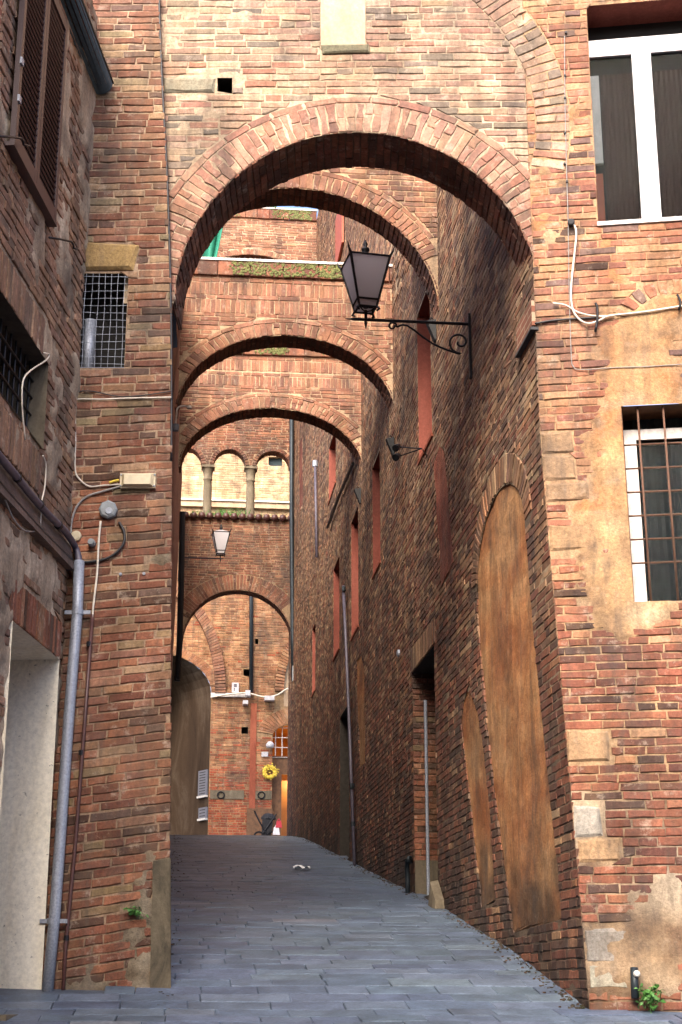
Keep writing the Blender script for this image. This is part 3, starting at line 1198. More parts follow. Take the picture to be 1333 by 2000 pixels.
for k in ('w1', 'w3', 'w4', 'w5', 'w6', 'w7'):
    _a, _b, _c, _d = OPEN[k]
    sbox(MB(), SA, _a - .05, _b + .05, _c - .045, _c - .002, -.05, .018).build('sill', 'panel_dull', house)
    flank_open(k, .42, ('panel_dull', 'panel_red', 'panel_red', 'panel_red', 'dark'), 'window_reveal')
flank_open('door', .75, ('concrete', 'dark_brown', 'dark_brown', None, 'dark'), 'door_reveal')
flank_open('door2', .5, ('concrete', 'dark_brown', 'dark_brown', 'dark_brown', 'dark'), 'door_reveal')
a, b, c, d = OPEN['door']
SJ = Plane((XR, 11.62 - a, 0), (1, 0, 0))       # far jamb of the doorway, facing down the lane
sheet(SJ, c - .3, d, 0, .75, [], .1, .1, None, moco((120, 96, 76)), 'door_jamb', 'mortar', house)
jb = courses(SJ, c + .45, d, 0, .75, [], PAL_PIER_LOW, pitch=.07)
lay(jb, 'jamb_brick', 'brick', house, 60, 'jamb_bricks')
sbox(MB(), SJ, 0, .76, c - .3, c + .46, -.02, .012).build('jamb_plinth', 'concrete', house)
MB().tube([SA.pt(a + .62, c, -.06), SA.pt(a + .62, c + 2.3, -.06)], .02).build('door_post', 'galv', house)
MB().hexa([SA.pt(b + .05, c - .3, .01), SA.pt(b + .5, c - .35, .01), SA.pt(b + .5, c - .35, .14), SA.pt(b + .05, c - .3, .14),
           SA.pt(b + .05, c + .12, .01), SA.pt(b + .4, c - .1, .01), SA.pt(b + .4, c - .12, .1), SA.pt(b + .05, c + .1, .1)]).build('kerb_stone', 'concrete', house)
# lintel of the doorway: tall soldier bricks
lin = []
u = a - .02
while u < b + .1:
    w = random.uniform(.05, .06)
    lin.append(piece(SA, [(u, d + .01), (u + w, d + .01), (u + w, d + .3), (u, d + .3)], .012, PAL_ALLEY(), True, .006, .03))
    u += w + .01
lay(lin, 'lintel_brick', 'brick_alley', house, 60)
# solid body behind the two faces
mb = MB()
mb.quad((XR + .45, 11.2, 17.5), (9, 9.8, 17.5), (9, 42, 17.5), (XR, 42, 17.5))
mb.quad(SR.pt(0, 9.6, -.02), SR.pt(7, 9.6, -.02), (9, 9.8, 17.5), (XR + .45, 11.6, 17.5))
mb.quad(SR.pt(FR, -1, -.02), SR.pt(7, -1, -.02), SR.pt(7, 9.6, -.02), SR.pt(FR, 9.6, -.02))
mb.quad((XR + .8, 11.9, -1), (XR + .8, 42, -1), (XR + .8, 42, 17.4), (XR + .8, 11.9, 17.4))
mb.build('house_body', 'bricktex_x', house)

# =================================================================== FIRST ARCH (front)
def arch_from(S, left, right, crown):
    l, r, c = S.px(*left), S.px(*right), S.px(*crown)
    vs = (l[1] + r[1]) / 2
    return Arch((l[0] + r[0]) / 2, vs, (r[0] - l[0]) / 2, c[1] - vs)


A1 = arch_from(S1, (340, 592), (1058, 592), (690, 258))
A1 = Arch(A1.uc, A1.vs, A1.a, A1.b)
print('A1', A1.uc, A1.vs, A1.a, A1.b)
T1 = .6
arch1 = thing('arch_bridge', 'big pale brick arch nearest the viewer with deep dark underside', 'arch', (1.3, 11.7, 0), 'brick arches across the lane')
L1 = S1.px(322, 300)[0]
PANEL1 = [S1.px(*p) for p in [(627, 96), (714, 96), (714, -40), (627, -40)]]
SILL1 = [S1.px(*p) for p in [(630, 108), (722, 104), (720, 88), (628, 90)]]
HOLE1 = [S1.px(*p) for p in [(425, 182), (454, 182), (454, 152), (425, 152)]]
a1_edge = A1.grow(.36)


def rel1(u, v):
    return -.002 + .006 * max(0, nz(u, v, 3, 12)) + .003 * nz(u, v, 15, 3)


TOP1 = 9.6
sheet(S1, A1.vs, TOP1, L1 - .3, 0, [A1, Poly(HOLE1)], .035, .05, rel1, lambda u, v: mixc(srgb(196, 172, 142), srgb(216, 194, 166), .5 + nz(u, v, 2, 7)), 'mortar', 'mortar', arch1)
b1 = courses(S1, A1.vs - .0, TOP1, L1 - .25, -.002, [a1_edge, Poly(PANEL1), Poly(SILL1), Poly(HOLE1), relpoly, rect(S1.px(316, 180)[0], S1.px(422, 180)[0], S1.px(350, 183)[1], S1.px(350, 150)[1])],
             PAL_TOP, pitch=.069, joint=.012, dj=.005, waves=.008)
lay(b1, 'brick', 'brick', arch1, 290)
r1 = ring(S1, A1, .0, .285, 1, 179, PAL_RING, split=.62, joint=.011)
lay(r1, 'voussoir', 'brick', arch1, 200)
r1 = ring(S1, A1, .295, .352, 1, 179, PAL_RING, tang=True, tl=.24, joint=.012)
lay(r1 + relring, 'ring_brick', 'brick', arch1, 200)


def soffit(S, A, T, parent, pal, mc, back_S=None, fine=True):
    SF = Soffit(S, A)
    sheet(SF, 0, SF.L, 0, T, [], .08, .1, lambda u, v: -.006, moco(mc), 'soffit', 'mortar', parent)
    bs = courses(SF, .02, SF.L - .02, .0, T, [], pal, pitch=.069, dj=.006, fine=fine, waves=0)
    lay(bs, 'soffit_brick', 'brick', parent, 0, 'soffit_bricks')


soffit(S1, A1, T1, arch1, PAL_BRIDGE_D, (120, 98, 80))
# back face and top of the wall
mb = MB()
n = 40
for i in range(n):
    t0, t1 = math.pi * i / n, math.pi * (i + 1) / n
    e0 = (A1.uc + A1.a * math.cos(t0), A1.vs + A1.b * math.sin(t0)); e1 = (A1.uc + A1.a * math.cos(t1), A1.vs + A1.b * math.sin(t1))
    mb.quad(S1.pt(*e0, -T1), S1.pt(*e1, -T1), S1.pt(e1[0], TOP1, -T1), S1.pt(e0[0], TOP1, -T1))
mb.quad(S1.pt(L1 - .3, TOP1, 0), S1.pt(0, TOP1, 0), S1.pt(0, TOP1, -T1), S1.pt(L1 - .3, TOP1, -T1))
mb.build('back_face', 'bricktex_x', arch1)
mb = MB(); p = PANEL1
mb.hexa([S1.pt(*p[0], -.03), S1.pt(*p[1], -.03), S1.pt(*p[1], .004), S1.pt(*p[0], .004), S1.pt(*p[3], -.03), S1.pt(*p[2], -.03), S1.pt(*p[2], .004), S1.pt(*p[3], .004)])
mb.build('walled_window', 'white_wall', arch1)
mb = MB(); piece_mesh(mb, piece(S1, SILL1, .03, srgb(140, 134, 108), True, .015, .06)); mb.build('sill', 'stone', arch1)
q = [(S1.px(318, 180)[0], S1.px(350, 181)[1]), (S1.px(418, 180)[0], S1.px(350, 181)[1]), (S1.px(420, 180)[0], S1.px(350, 154)[1]), (S1.px(318, 180)[0], S1.px(350, 152)[1])]
mb = MB(); piece_mesh(mb, piece(S1, q, .02, srgb(150, 144, 124), True, .02, .06)); mb.build('stone_block', 'stone', arch1)
recess(S1, HOLE1, .2, arch1, ('brick_alley', 'dark_brown', 'dark_brown', 'dark_brown', 'dark_brown'), 'putlog_hole')
# impost slabs below the springing on the corner house
ip = SA.px(1046, 636)
MB().hexa([SA.pt(-T1, ip[1] - .05, -.02), SA.pt(.02, ip[1] - .05, -.02), SA.pt(.02, ip[1] - .05, .05), SA.pt(-T1, ip[1] - .05, .05),
           SA.pt(-T1, ip[1] - .02, -.02), SA.pt(.01, ip[1] - .02, -.02), SA.pt(.01, ip[1] - .02, .045), SA.pt(-T1, ip[1] - .02, .045)]).build('impost', 'slate', arch1)
# springer masonry between soffit and wall below the ellipse
sbox(MB(), SA, -T1, -.003, ip[1], A1.vs + .02, -.02, .03).build('springer', 'bricktex_y', arch1)

# =================================================================== PIER (left)
def bat_p(v):
    return max(0, 4 - v) * .05


SP = Plane((XR, 11.63, 0), (math.cos(a6), -math.sin(a6), 0), lambda v: .08 + bat_p(v))
pr_px = [(330, 1975), (331, 1700), (334, 1200), (336, 900), (335, 600), (325, 300), (311, 0), (309, -60)]
PRT = sorted((SP.px(*p)[1], SP.px(*p)[0]) for p in pr_px)
pl_px = [(74, 1992), (100, 1600), (126, 1200), (145, 760), (145, 400), (146, 200), (146, -60)]
PLT = sorted((SP.px(*p)[1], SP.px(*p)[0]) for p in pl_px)
p_left = lambda v: lerp(v, PLT)
p_right = lambda v: lerp(v, PRT)
pier = thing('brick_pier', 'narrow red brick house front carrying grey pipe and cables beside the alley mouth', 'house', (-.6, 11.9, -.2))
wl = [SP.px(*p) for p in [(140, 718), (243, 718), (241, 534), (140, 534)]]
WINP = rect(wl[0][0], wl[1][0], wl[0][1], wl[3][1])
LINT = [SP.px(*p) for p in [(148, 530), (262, 528), (274, 480), (150, 472)]]
PLIN = [SP.px(*p) for p in [(292, 1985), (333, 1985), (333, 1676), (300, 1682)]]
blocks_p = []
RUB = [SP.px(*p) for p in [(215, 1985), (335, 1985), (335, 1640), (280, 1600), (240, 1680), (225, 1800)]]
RUB2 = [SP.px(*p) for p in [(120, 1990), (230, 1990), (230, 1930), (180, 1890), (120, 1895)]]
CEM = SP.px(318, 1092)


def cem(u, v):
    n = nz(u, v, 8, 1) * .07 + nz(u, v, 25, 2) * .03
    s = sdist(RUB, u, v) * .6 + n - .09
    s = max(s, sdist(RUB2, u, v) * .6 + n - .03)
    s = max(s, .05 - math.hypot((u - CEM[0]) * .9, v - CEM[1]) + n * .5)
    s = max(s, (nz(u, v, 2.6, 15) * .5 + nz(u, v, 11, 5) * .3 - .5) * .2)
    return s


def rel_p(u, v):
    return -.003 + .003 * nz(u, v, 16, 4) + max(0, min(1, (cem(u, v) + .01) / .04)) * .02


C_CEM = srgb(150, 142, 124)


def col_p(u, v):
    c = mixc(srgb(172, 144, 118), srgb(198, 172, 144), lerp(v, [(1, 0), (5.5, .5), (7.5, 1)]) + .6 * nz(u, v, 3, 3))
    if cem(u, v) > -.02:
        c = mixc(c, mixc(C_CEM, srgb(120, 108, 88), .5 + nz(u, v, 9, 7)), .8)
    return c


sheet(SP, -.7, 9.6, lambda v: p_left(v) - .02, p_right, [WINP], .025, .03, rel_p, col_p, 'mortar', 'mortar', pier)
tilt_p = lambda v: lerp(v, [(0, .17), (2, .12), (4, .06), (6.5, .015), (8, 0)])
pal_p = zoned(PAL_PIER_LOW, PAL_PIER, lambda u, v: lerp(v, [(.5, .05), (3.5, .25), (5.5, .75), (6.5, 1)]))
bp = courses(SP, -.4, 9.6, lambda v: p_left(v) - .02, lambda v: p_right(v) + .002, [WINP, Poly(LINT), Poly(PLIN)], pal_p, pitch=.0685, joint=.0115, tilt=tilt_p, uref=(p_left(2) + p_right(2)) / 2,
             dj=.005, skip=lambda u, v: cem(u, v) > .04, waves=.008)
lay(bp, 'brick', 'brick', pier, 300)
mb = MB(); piece_mesh(mb, piece(SP, LINT, .03, srgb(188, 156, 104), True, .03, .2)); mb.build('stone_lintel', 'stone', pier)
mb = MB(); p = PLIN
out = [p[0], p[1], p[2], p[3]]
mb.hexa([SP.pt(*p[0], -.05), SP.pt(*p[1], -.05), SP.pt(p[1][0] + .006, p[1][1], .02), SP.pt(*p[0], .02), SP.pt(*p[3], -.05), SP.pt(*p[2], -.05), SP.pt(p[2][0] + .004, p[2][1], .018), SP.pt(*p[3], .014)])
mb.build('corner_guard', 'guard', pier)
recess(SP, [wl[0], wl[1], (wl[1][0], wl[3][1]), (wl[0][0], wl[3][1])], .4, pier, ('concrete', 'concrete', 'dark_brown', 'dark_brown', 'dark'))
pp = SP.px(176, 660, -.22)
MB().tube([SP.pt(pp[0], wl[0][1], -.22), SP.pt(pp[0], wl[0][1] + .52, -.22)], .05, 12).build('vent_pipe', 'galv', pier, smooth=True)
ms = MB().tube([SP.pt(wl[0][0], wl[0][1], .0), SP.pt(wl[1][0], wl[0][1], .0)], .002, 4).build('wire_mesh', 'galv', pier)
for i in range(8):
    uu = wl[0][0] + (wl[1][0] - wl[0][0]) * (i + .5) / 8
    MB().tube([SP.pt(uu + .004 * math.sin(k + i), wl[0][1] + (wl[3][1] - wl[0][1]) * k / 6, .0 + .006 * math.sin(k * 2 + i)) for k in range(7)], .0017, 4).build('wire', 'galv', ms)
for i in range(13):
    vv = wl[0][1] + (wl[3][1] - wl[0][1]) * (i + .5) / 13
    MB().tube([SP.pt(wl[0][0] + (wl[1][0] - wl[0][0]) * k / 5, vv + .004 * math.sin(k + i), .003 + .006 * math.sin(k * 2 + i)) for k in range(6)], .0017, 4).build('wire', 'galv', ms)
# side of the pier towards the alley and the long house behind it
mb = MB()
vs = [-.7 + .3 * i for i in range(35)]
for a, b in zip(vs, vs[1:]):
    mb.quad(SP.pt(p_right(a), a, -.012), SP.pt(p_right(a) - .2, a, -.9), SP.pt(p_right(b) - .2, b, -.9), SP.pt(p_right(b), b, -.012))
mb.build('side_face', 'bricktex_y', pier)
lane_house = thing('lane_house', 'long shadowed brick house on the narrow side of the lane behind the pier', 'house', (-.5, 25, 2))
mb = MB()
SLW = Plane((XL, 12.3, 0), (0, 1, 0))
mb.quad((-.36, 12.3, -1), (-.36, 39.6, -1), (-.34, 39.6, 5), (-.34, 12.3, 5))
mb.quad((-.34, 12.3, 5), (-.34, 39.6, 5), (XL, 39.6, 13.0), (XL, 12.3, 8.0))
mb.quad((XL, 12.3, 8.0), (XL, 39.6, 13.0), (-6, 39.6, 14), (-6, 12.3, 9.4))
mb.build('wall', 'bricktex_y', lane_house)

# =================================================================== SHUTTERED HOUSE (far left)
dl = ray(880, 1920); dl[2] = 0; dl /= np.linalg.norm(dl)
c0 = SP.pt(p_left(3), 3, 0)
SL = Plane((c0[0] + .01, c0[1], 0), (dl[0], dl[1], 0))      # u = 0 at the inner corner, negative towards the viewer
left = thing('shuttered_house', 'weathered brick house with brown louvred shutters, gutter and cream doorway', 'house', (-1.5, 10.8, -.3))
l_right = lambda v: 0.03
DOOR = [SL.px(*p) for p in [(-60, 1990), (74, 1990), (107, 1288), (24, 1213)]]
du1 = SL.px(100, 1500)[0]; du0 = SL.px(20, 1213)[0]; dvt = (SL.px(107, 1288)[1] + SL.px(26, 1214)[1]) / 2
W3 = [SL.px(*p) for p in [(88, 690), (8, 600), (10, 800), (88, 870)]]
w3u1, w3u0 = (W3[0][0] + W3[3][0]) / 2, W3[1][0] - .35
w3v1, w3v0 = (W3[0][1] + W3[1][1]) / 2, (W3[2][1] + W3[3][1]) / 2
SHB = SL.px(93, 430)
print('left', SL.px(93, 430), SL.px(12, 288), 'door', SL.px(107, 1288), SL.px(26, 1214), 'W3', W3)
shv = (SL.px(93, 430)[1] + SL.px(12, 288)[1]) / 2
shu1, shu0 = SL.px(93, 430)[0], SL.px(10, 285)[0]
LH = [rect(du0, du1, -1.5, dvt), rect(w3u0, w3u1, w3v0, w3v1)]


def ren(u, v):
    return nz(u, v, 2.0, 21) * .6 + nz(u, v, 8, 22) * .35 + (.14 if v > 5.5 else .02) - .02


def rel_l(u, v):
    return -.006 + .004 * nz(u, v, 13, 4) + max(0, min(1, ren(u, v) * 5)) * .022


sheet(SL, -1.5, 8.2, -2.6, .03, LH, .03, .04, rel_l, lambda u, v: mixc(srgb(178, 160, 138), srgb(208, 190, 166), .5 + 1.5 * nz(u, v, 4, 2)), 'render', 'mortar', left)


def soldier_row(S, u0, u1, v0, v1, pal, d=.012):
    o = []
    u = u0
    while u < u1:
        w = random.uniform(.052, .062)
        o.append(piece(S, [(u, v0), (u + w, v0), (u + w, v1 + random.uniform(-.01, .01)), (u, v1)], d + random.uniform(-.004, .004), pal(), True, .006, .03))
        u += w + .012
    return o


sol = soldier_row(SL, du0 - .05, du1 + .06, dvt + .02, dvt + .3, PAL_PIER_LOW)
sol += soldier_row(SL, w3u0, w3u1 + .04, w3v1 + .01, w3v1 + .3, PAL_LEFT)
sol += soldier_row(SL, w3u0, w3u1 - .05, w3v0 - .36, w3v0 - .06, PAL_LEFT)
LH2 = LH + [rect(du0 - .05, du1 + .07, dvt, dvt + .31), rect(w3u0, w3u1 + .05, w3v1, w3v1 + .31), rect(w3u0, w3u1 - .04, w3v0 - .37, w3v0 - .05)]
bl = courses(SL, -1.2, 8.1, -2.6, .0, LH2, PAL_LEFT, pitch=.068, dj=.008, skip=lambda u, v: ren(u, v) > .12)
lay(bl, 'brick', 'brick', left, 150)
lay(sol, 'lintel_brick', 'brick', left, 80)
# doorway with cream plaster
recess(SL, [(du0, -1.4), (du1, -1.4), (du1, dvt), (du0, dvt)], .5, left, ('concrete', 'cream', 'cream', 'cream', 'wood'), 'door_reveal', .02)
stp = MB()
sbox(stp, SL, du0, du1 + .02, -1.2, SL.px(40, 1978)[1], -.4, .14)
stp.build('doorstep', 'concrete', left)
# low window, bars
recess(SL, [(w3u0, w3v0), (w3u1, w3v0), (w3u1, w3v1), (w3u0, w3v1)], .38, left, ('concrete', 'concrete', 'dark_brown', 'dark_brown', 'dark'), 'window_reveal', .012)
gr = MB().tube([SL.pt(w3u0, w3v0 + .01, -.1), SL.pt(w3u1, w3v0 + .01, -.1)], .008).build('window_grille', 'rust', left)
for i in range(1, 5):
    MB().tube([SL.pt(w3u0, w3v0 + (w3v1 - w3v0) * i / 5, -.1), SL.pt(w3u1, w3v0 + (w3v1 - w3v0) * i / 5, -.1)], .009).build('bar', 'iron', gr)
for i in range(7):
    MB().tube([SL.pt(w3u1 - .06 - .13 * i, w3v0, -.112), SL.pt(w3u1 - .06 - .13 * i, w3v1, -.112)], .009).build('bar', 'iron', gr)
# projecting stone ledge under the conduit
lv = SL.px(60, 1030)[1]
ledge = MB()
la, lb = SL.px(0, 950), SL.px(132, 1118)
ledge.hexa([SL.pt(-2.4, lb[1] - .02, -.02), SL.pt(-.06, lb[1], -.02), SL.pt(-.06, lb[1], .07), SL.pt(-2.4, lb[1] - .02, .07),
            SL.pt(-2.4, lb[1] + .2, -.02), SL.pt(-.06, lb[1] + .2, -.02), SL.pt(-.06, lb[1] + .2, .03), SL.pt(-2.4, lb[1] + .2, .03)])
ledge.build('ledge', 'mortar', left).data.color_attributes.new('tint', 'FLOAT_COLOR', 'POINT').data.foreach_set('color', [.17, .12, .1, 1] * 8)
# shutters
sh_h = 1.75
def shutter(u0, u1):
    mb = MB()
    s = .055
    sbox(mb, SL, u0, u0 + s, shv, shv + sh_h, .03, .07)
    sbox(mb, SL, u1 - s, u1, shv, shv + sh_h, .03, .07)
    for vv in (shv, shv + sh_h - .09):
        sbox(mb, SL, u0 + s, u1 - s, vv, vv + .09, .031, .069)
    o = mb.build('shutter', 'shutter', left)
    v = shv + .1
    while v < shv + sh_h - .1:
        MB().hexa([SL.pt(u0 + s, v, .055), SL.pt(u1 - s, v, .055), SL.pt(u1 - s, v + .012, .066), SL.pt(u0 + s, v + .012, .066),
                   SL.pt(u0 + s, v + .03, .034), SL.pt(u1 - s, v + .03, .034), SL.pt(u1 - s, v + .042, .045), SL.pt(u0 + s, v + .042, .045)]).build('slat', 'shutter', o)
        v += .052
    sbox(MB(), SL, u0 + s, u1 - s, shv + .09, shv + sh_h - .09, .026, .03).build('backing', 'dark', o)
    return o


smid = (shu0 + shu1) / 2
shutter(shu0, smid - .004)
sh2 = shutter(smid + .004, shu1)
sbox(MB(), SL, shu0 - .03, shu1 + .01, shv - .035, shv - .002, 0, .075).build('shutter_sill', 'shutter', left)
for vv in (shv + .32, shv + .62):
    sbox(MB(), SL, shu0 - .02, shu0 + .03, vv, vv + .05, .07, .085).build('hinge', 'galv', left)
# eaves
gE = SP.px(198, 150, .1); gz = gE[1]
ge = SP.P(198, 164, .02)
g_end = np.array(ge); gdir = np.array([-dl[0], -dl[1], 0])
gut = MB()
prof = [(.105 * math.cos(t), .105 * math.sin(t)) for t in [math.pi + math.pi * i / 8 for i in range(9)]]
side = np.array([-dl[1], dl[0], 0])
for t0, t1 in ((0, 4),):
    ring0 = [g_end + gdir * 0 + side * a + np.array([0, 0, b]) for a, b in prof]
    ring1 = [g_end + gdir * 4 + side * a + np.array([0, 0, b]) for a, b in prof]
    vs = ring0 + ring1
    gut.add(vs, [(i, i + 1, 10 + i - 1 + 0, 9 + i) for i in range(8)] + [tuple(range(9)), tuple(range(9, 18))])
gut.build('gutter', 'zinc', left, smooth=True)
MB().tube([g_end + side * .105 + np.array([0, 0, .004]), g_end + gdir * 4 + side * .105 + np.array([0, 0, .004])], .011).build('gutter_rim', 'zinc', left)
MB().tube([g_end + side * -.105 + np.array([0, 0, .004]), g_end + gdir * 4 + side * -.105 + np.array([0, 0, .004])], .011).build('gutter_rim', 'zinc', left)
eb = MB()
un = (np.array(g_end) - SL.O) @ SL.N
eu = 0.0
eb.hexa([SL.pt(.05, gz + .02, -.2), SL.pt(-4, gz + .02, -.2), SL.pt(-4, gz - .0, un + .02), SL.pt(.05, gz - .0, un + .02),
         SL.pt(.05, gz + .1, -.2), SL.pt(-4, gz + .1, -.2), SL.pt(-4, gz + .05, un + .02), SL.pt(.05, gz + .05, un + .02)])
eb.build('eaves_board', 'rafter', left)
for i in range(5):
    u = -.12 - .42 * i
    MB().hexa([SL.pt(u, gz - .1, -.1), SL.pt(u - .09, gz - .1, -.1), SL.pt(u - .09, gz - .08, un - .05), SL.pt(u, gz - .08, un - .05),
               SL.pt(u, gz + .018, -.1), SL.pt(u - .09, gz + .018, -.1), SL.pt(u - .09, gz - .002, un - .05), SL.pt(u, gz - .002, un - .05)]).build('rafter', 'rafter', left)
mb = MB()
mb.quad(SL.pt(.05, gz + .11, un + .05), SL.pt(-4, gz + .11, un + .05), SL.pt(-4, gz + 1.4, -4), SL.pt(.05, gz + 1.4, -4))
mb.quad(SL.pt(-2.6, -1.5, -.01), SL.pt(-9, -1.5, -.01), SL.pt(-9, gz, -.01), SL.pt(-2.6, gz, -.01))
mb.build('house_body', 'bricktex_y', left)

# =================================================================== THE OTHER ARCHES
def plane_at(Yd, rot=0.0):
    return Plane((XR, Yd, 0), (math.cos(rot), -math.sin(rot), 0))


def simple_wall(S, A, T, top, parent, pal, palr, t_ring, thin, sold=(), pitch=.068, solo=120, mort=(196, 168, 136), lim=None, holes=(), fine=True, lo=None):
    lo = A.vs if lo is None else lo
    uL, uR = lim or (XL - XR, 0.0)
    E = A.grow(t_ring + (.075 if thin else .01))
    sheet(S, lo, top, uL, uR, [A] + list(holes), .06, .12, lambda u, v: -.003, moco(mort), 'mortar', 'mortar', parent)
    bs = courses(S, lo, top, uL, uR, [E] + list(holes), pal, pitch=pitch, dj=.006, soldiers=sold, fine=fine)
    lay(bs, 'brick', 'brick', parent, solo, None, 60)
    rs = ring(S, A, 0, t_ring, 1, 179, palr, split=.25, joint=.011, fine=fine)
    rs = [p for p in rs if all(uL - .02 <= q[0] <= uR + .02 for q in p.q)]
    lay(rs, 'voussoir', 'brick', parent, 120, None, 40)
    if thin:
        rs = ring(S, A, t_ring + .012, t_ring + .066, 1, 179, palr, tang=True, fine=fine)
        rs = [p for p in rs if all(uL <= q[0] <= uR for q in p.q)]
        lay(rs, 'ring_brick', 'brick', parent, 60, None, 40)
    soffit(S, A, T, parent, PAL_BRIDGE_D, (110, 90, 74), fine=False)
    mb = MB(); n = 30
    for i in range(n):
        t0, t1 = math.pi * i / n, math.pi * (i + 1) / n
        e0 = (A.uc + A.a * math.cos(t0), A.vs + A.b * math.sin(t0)); e1 = (A.uc + A.a * math.cos(t1), A.vs + A.b * math.sin(t1))
        mb.quad(S.pt(*e0, -T), S.pt(*e1, -T), S.pt(e1[0], top, -T), S.pt(e0[0], top, -T))
    mb.quad(S.pt(uL, top, 0), S.pt(uR, top, 0), S.pt(uR, top, -T), S.pt(uL, top, -T))
    mb.build('back_face', 'bricktex_x', parent)


def coping(S, v0, v1, T, parent, uL=XL - XR, uR=0.0, moss=True, lip=.05):
    """row of edge bricks under a thin stone slab, moss growing on it"""
    ps = []
    u = uL
    while u < uR - .02:
        w = random.uniform(.22, .3)
        b = min(u + w, uR)
        ps.append(piece(S, [(u, v0), (b - .01, v0), (b - .01, v1), (u, v1)], lip, PAL_BRIDGE_D(), True, .008, lip + .03))
        u += w
    lay(ps, 'coping_brick', 'brick', parent, 40, None, 20)
    sbox(MB(), S, uL, uR, v1 + .003, v1 + .04, -T - .05, lip + .02).build('coping_slab', 'old_white', parent)
    if moss:
        mb = MB()
        u = uL + .1
        while u < uR - .15:
            g = nz(u, v0, 1.6, v0) + .12
            if g > 0:
                for k in range(7):
                    uu = u + random.uniform(-.03, .03); vv = v0 + (v1 - v0) * random.uniform(.05, 1)
                    s = random.uniform(.01, .026) * (1 + g)
                    c = S.pt(uu, vv, lip + .002)
                    prof = [(s, -.008), (s * .8, .003), (s * .4, .007)]
                    mb.lathe(c, prof, 6, tuple(S.N))
            u += .03
        if mb.v:
            o = mb.build('moss', 'moss', parent, smooth=True)
            o['kind'] = 'stuff'


# second arch
S2 = plane_at(16.3, R(2))
A2 = arch_from(S2, (282, 612), (858, 602), (600, 368))
A2 = Arch(A2.uc, A2.vs, A2.a, A2.b)
br2 = thing('arch_bridge', 'second brick arch, framed inside the big front arch, behind the lantern', 'arch', (1.3, 16.3, .7), 'brick arches across the lane')
simple_wall(S2, A2, .45, A2.vs + A2.b + 1.0, br2, PAL_BRIDGE, PAL_BRIDGE, .2, True, mort=(214, 180, 142), solo=80, lim=(XL - XR - .7, 0.0))
coping(S2, A2.vs + A2.b + 1.0, A2.vs + A2.b + 1.12, .45, br2, moss=False)
# third arch: mossy coping and two soldier courses
S3 = plane_at(20.2, R(1))
A3 = arch_from(S3, (346, 800), (772, 812), (562, 655))
vv = lambda S, y, x=560: S.px(x, y)[1]
br3 = thing('arch_bridge', 'third brick arch with mossy parapet and rows of upright bricks', 'arch', (1.3, 20.2, 1.2), 'brick arches across the lane')
simple_wall(S3, A3, .45, vv(S3, 545), br3, PAL_BRIDGE, PAL_BRIDGE, .19, True, sold=[(vv(S3, 615), vv(S3, 588)), (vv(S3, 580), vv(S3, 555))], solo=160)
coping(S3, vv(S3, 544), vv(S3, 517), .45, br3)
# fourth arch
S4 = plane_at(24.1, R(1))
A4 = arch_from(S4, (352, 910), (710, 922), (535, 797))
br4 = thing('arch_bridge', 'fourth brick arch, lower and darker, framing the columned loggia', 'arch', (1.3, 24.1, 1.7), 'brick arches across the lane')
simple_wall(S4, A4, .45, vv(S4, 697), br4, PAL_BRIDGE, PAL_BRIDGE, .2, True, sold=[(vv(S4, 756), vv(S4, 736)), (vv(S4, 727), vv(S4, 705))], solo=120)
coping(S4, vv(S4, 696), vv(S4, 677), .45, br4)
# high arch seen above the third arch
S6 = plane_at(33.0, 0)
c6 = S6.px(492, 497)
A6 = Arch((XL - XR) / 2, c6[1] - 1.1, (XR - XL) / 2 - .01, 1.1)
br6 = thing('arch_bridge', 'high far brick bridge with mossy top seen above the third arch', 'arch', (1.3, 33, 2.8), 'brick arches across the lane')
simple_wall(S6, A6, .4, vv(S6, 430), br6, PAL_BRIDGE, PAL_BRIDGE, .14, False, solo=40, mort=(200, 180, 150))
coping(S6, vv(S6, 430), vv(S6, 412), .4, br6)
nt = MB()
for i in range(16):
    x = A6.uc - .9 + .12 * i
    nt.tube([S6.pt(x, A6.vs + .3, -.1), S6.pt(x + .25, A6.vs + A6.b - .02, -.1)], .006, 4)
    nt.tube([S6.pt(x, A6.vs + A6.b - .02, -.1), S6.pt(x + .25, A6.vs + .3, -.1)], .006, 4)
nt.build('pigeon_net', 'galv', br6)
sbox(MB(), S6, A6.uc - 1.4, A6.uc + 1.4, A6.vs - .5, A6.vs + A6.b - .01, -.36, -.3).build('back_board', 'dark_brown', br6)

# =================================================================== LOGGIA WALL with the lowest arch
S5 = plane_at(39.6, 0)
A5 = arch_from(S5, (357, 1250), (572, 1262), (463, 1152))
br5 = thing('loggia_wall', 'dark brick wall with low arch below and columned loggia above', 'loggia', (1.3, 39.6, 3.5))
PAR = vv(S5, 1016)
simple_wall(S5, A5, .5, PAR, br5, PAL_BRIDGE_D, PAL_BRIDGE_D, .42, False, solo=60, mort=(170, 142, 112), fine=False)
# roof-tile coping on the parapet
for i in range(14):
    u = XL - XR + .02 + i * (XR - XL) / 14
    P = [S5.pt(u + .1, PAR + .03, .12), S5.pt(u + .1, PAR + .1, -.3)]
    MB().tube(P, .095, 8).build('coping_tile', 'brown_pipe', br5, smooth=True)
sbox(MB(), S5, XL - XR, 0, PAR + .003, PAR + .05, -.5, .1).build('parapet_ledge', 'concrete', br5)
TOP5 = vv(S5, 700)
lo5 = PAR + .05
cols = [(407, 14), (490, 14)]
arches5 = []
sp5 = S5.px(448, 908)[1]
for xl, xr, yt in ((335, 394, 878), (418, 479, 878), (501, 566, 879)):
    l, r_ = S5.px(xl, 915)[0], S5.px(xr, 915)[0]
    arches5.append(Arch((l + r_) / 2, sp5, (r_ - l) / 2, S5.px(448, yt)[1] - sp5, lo5 - 1))
up = [Arch(a.uc, a.vs, a.a, a.b) for a in arches5]
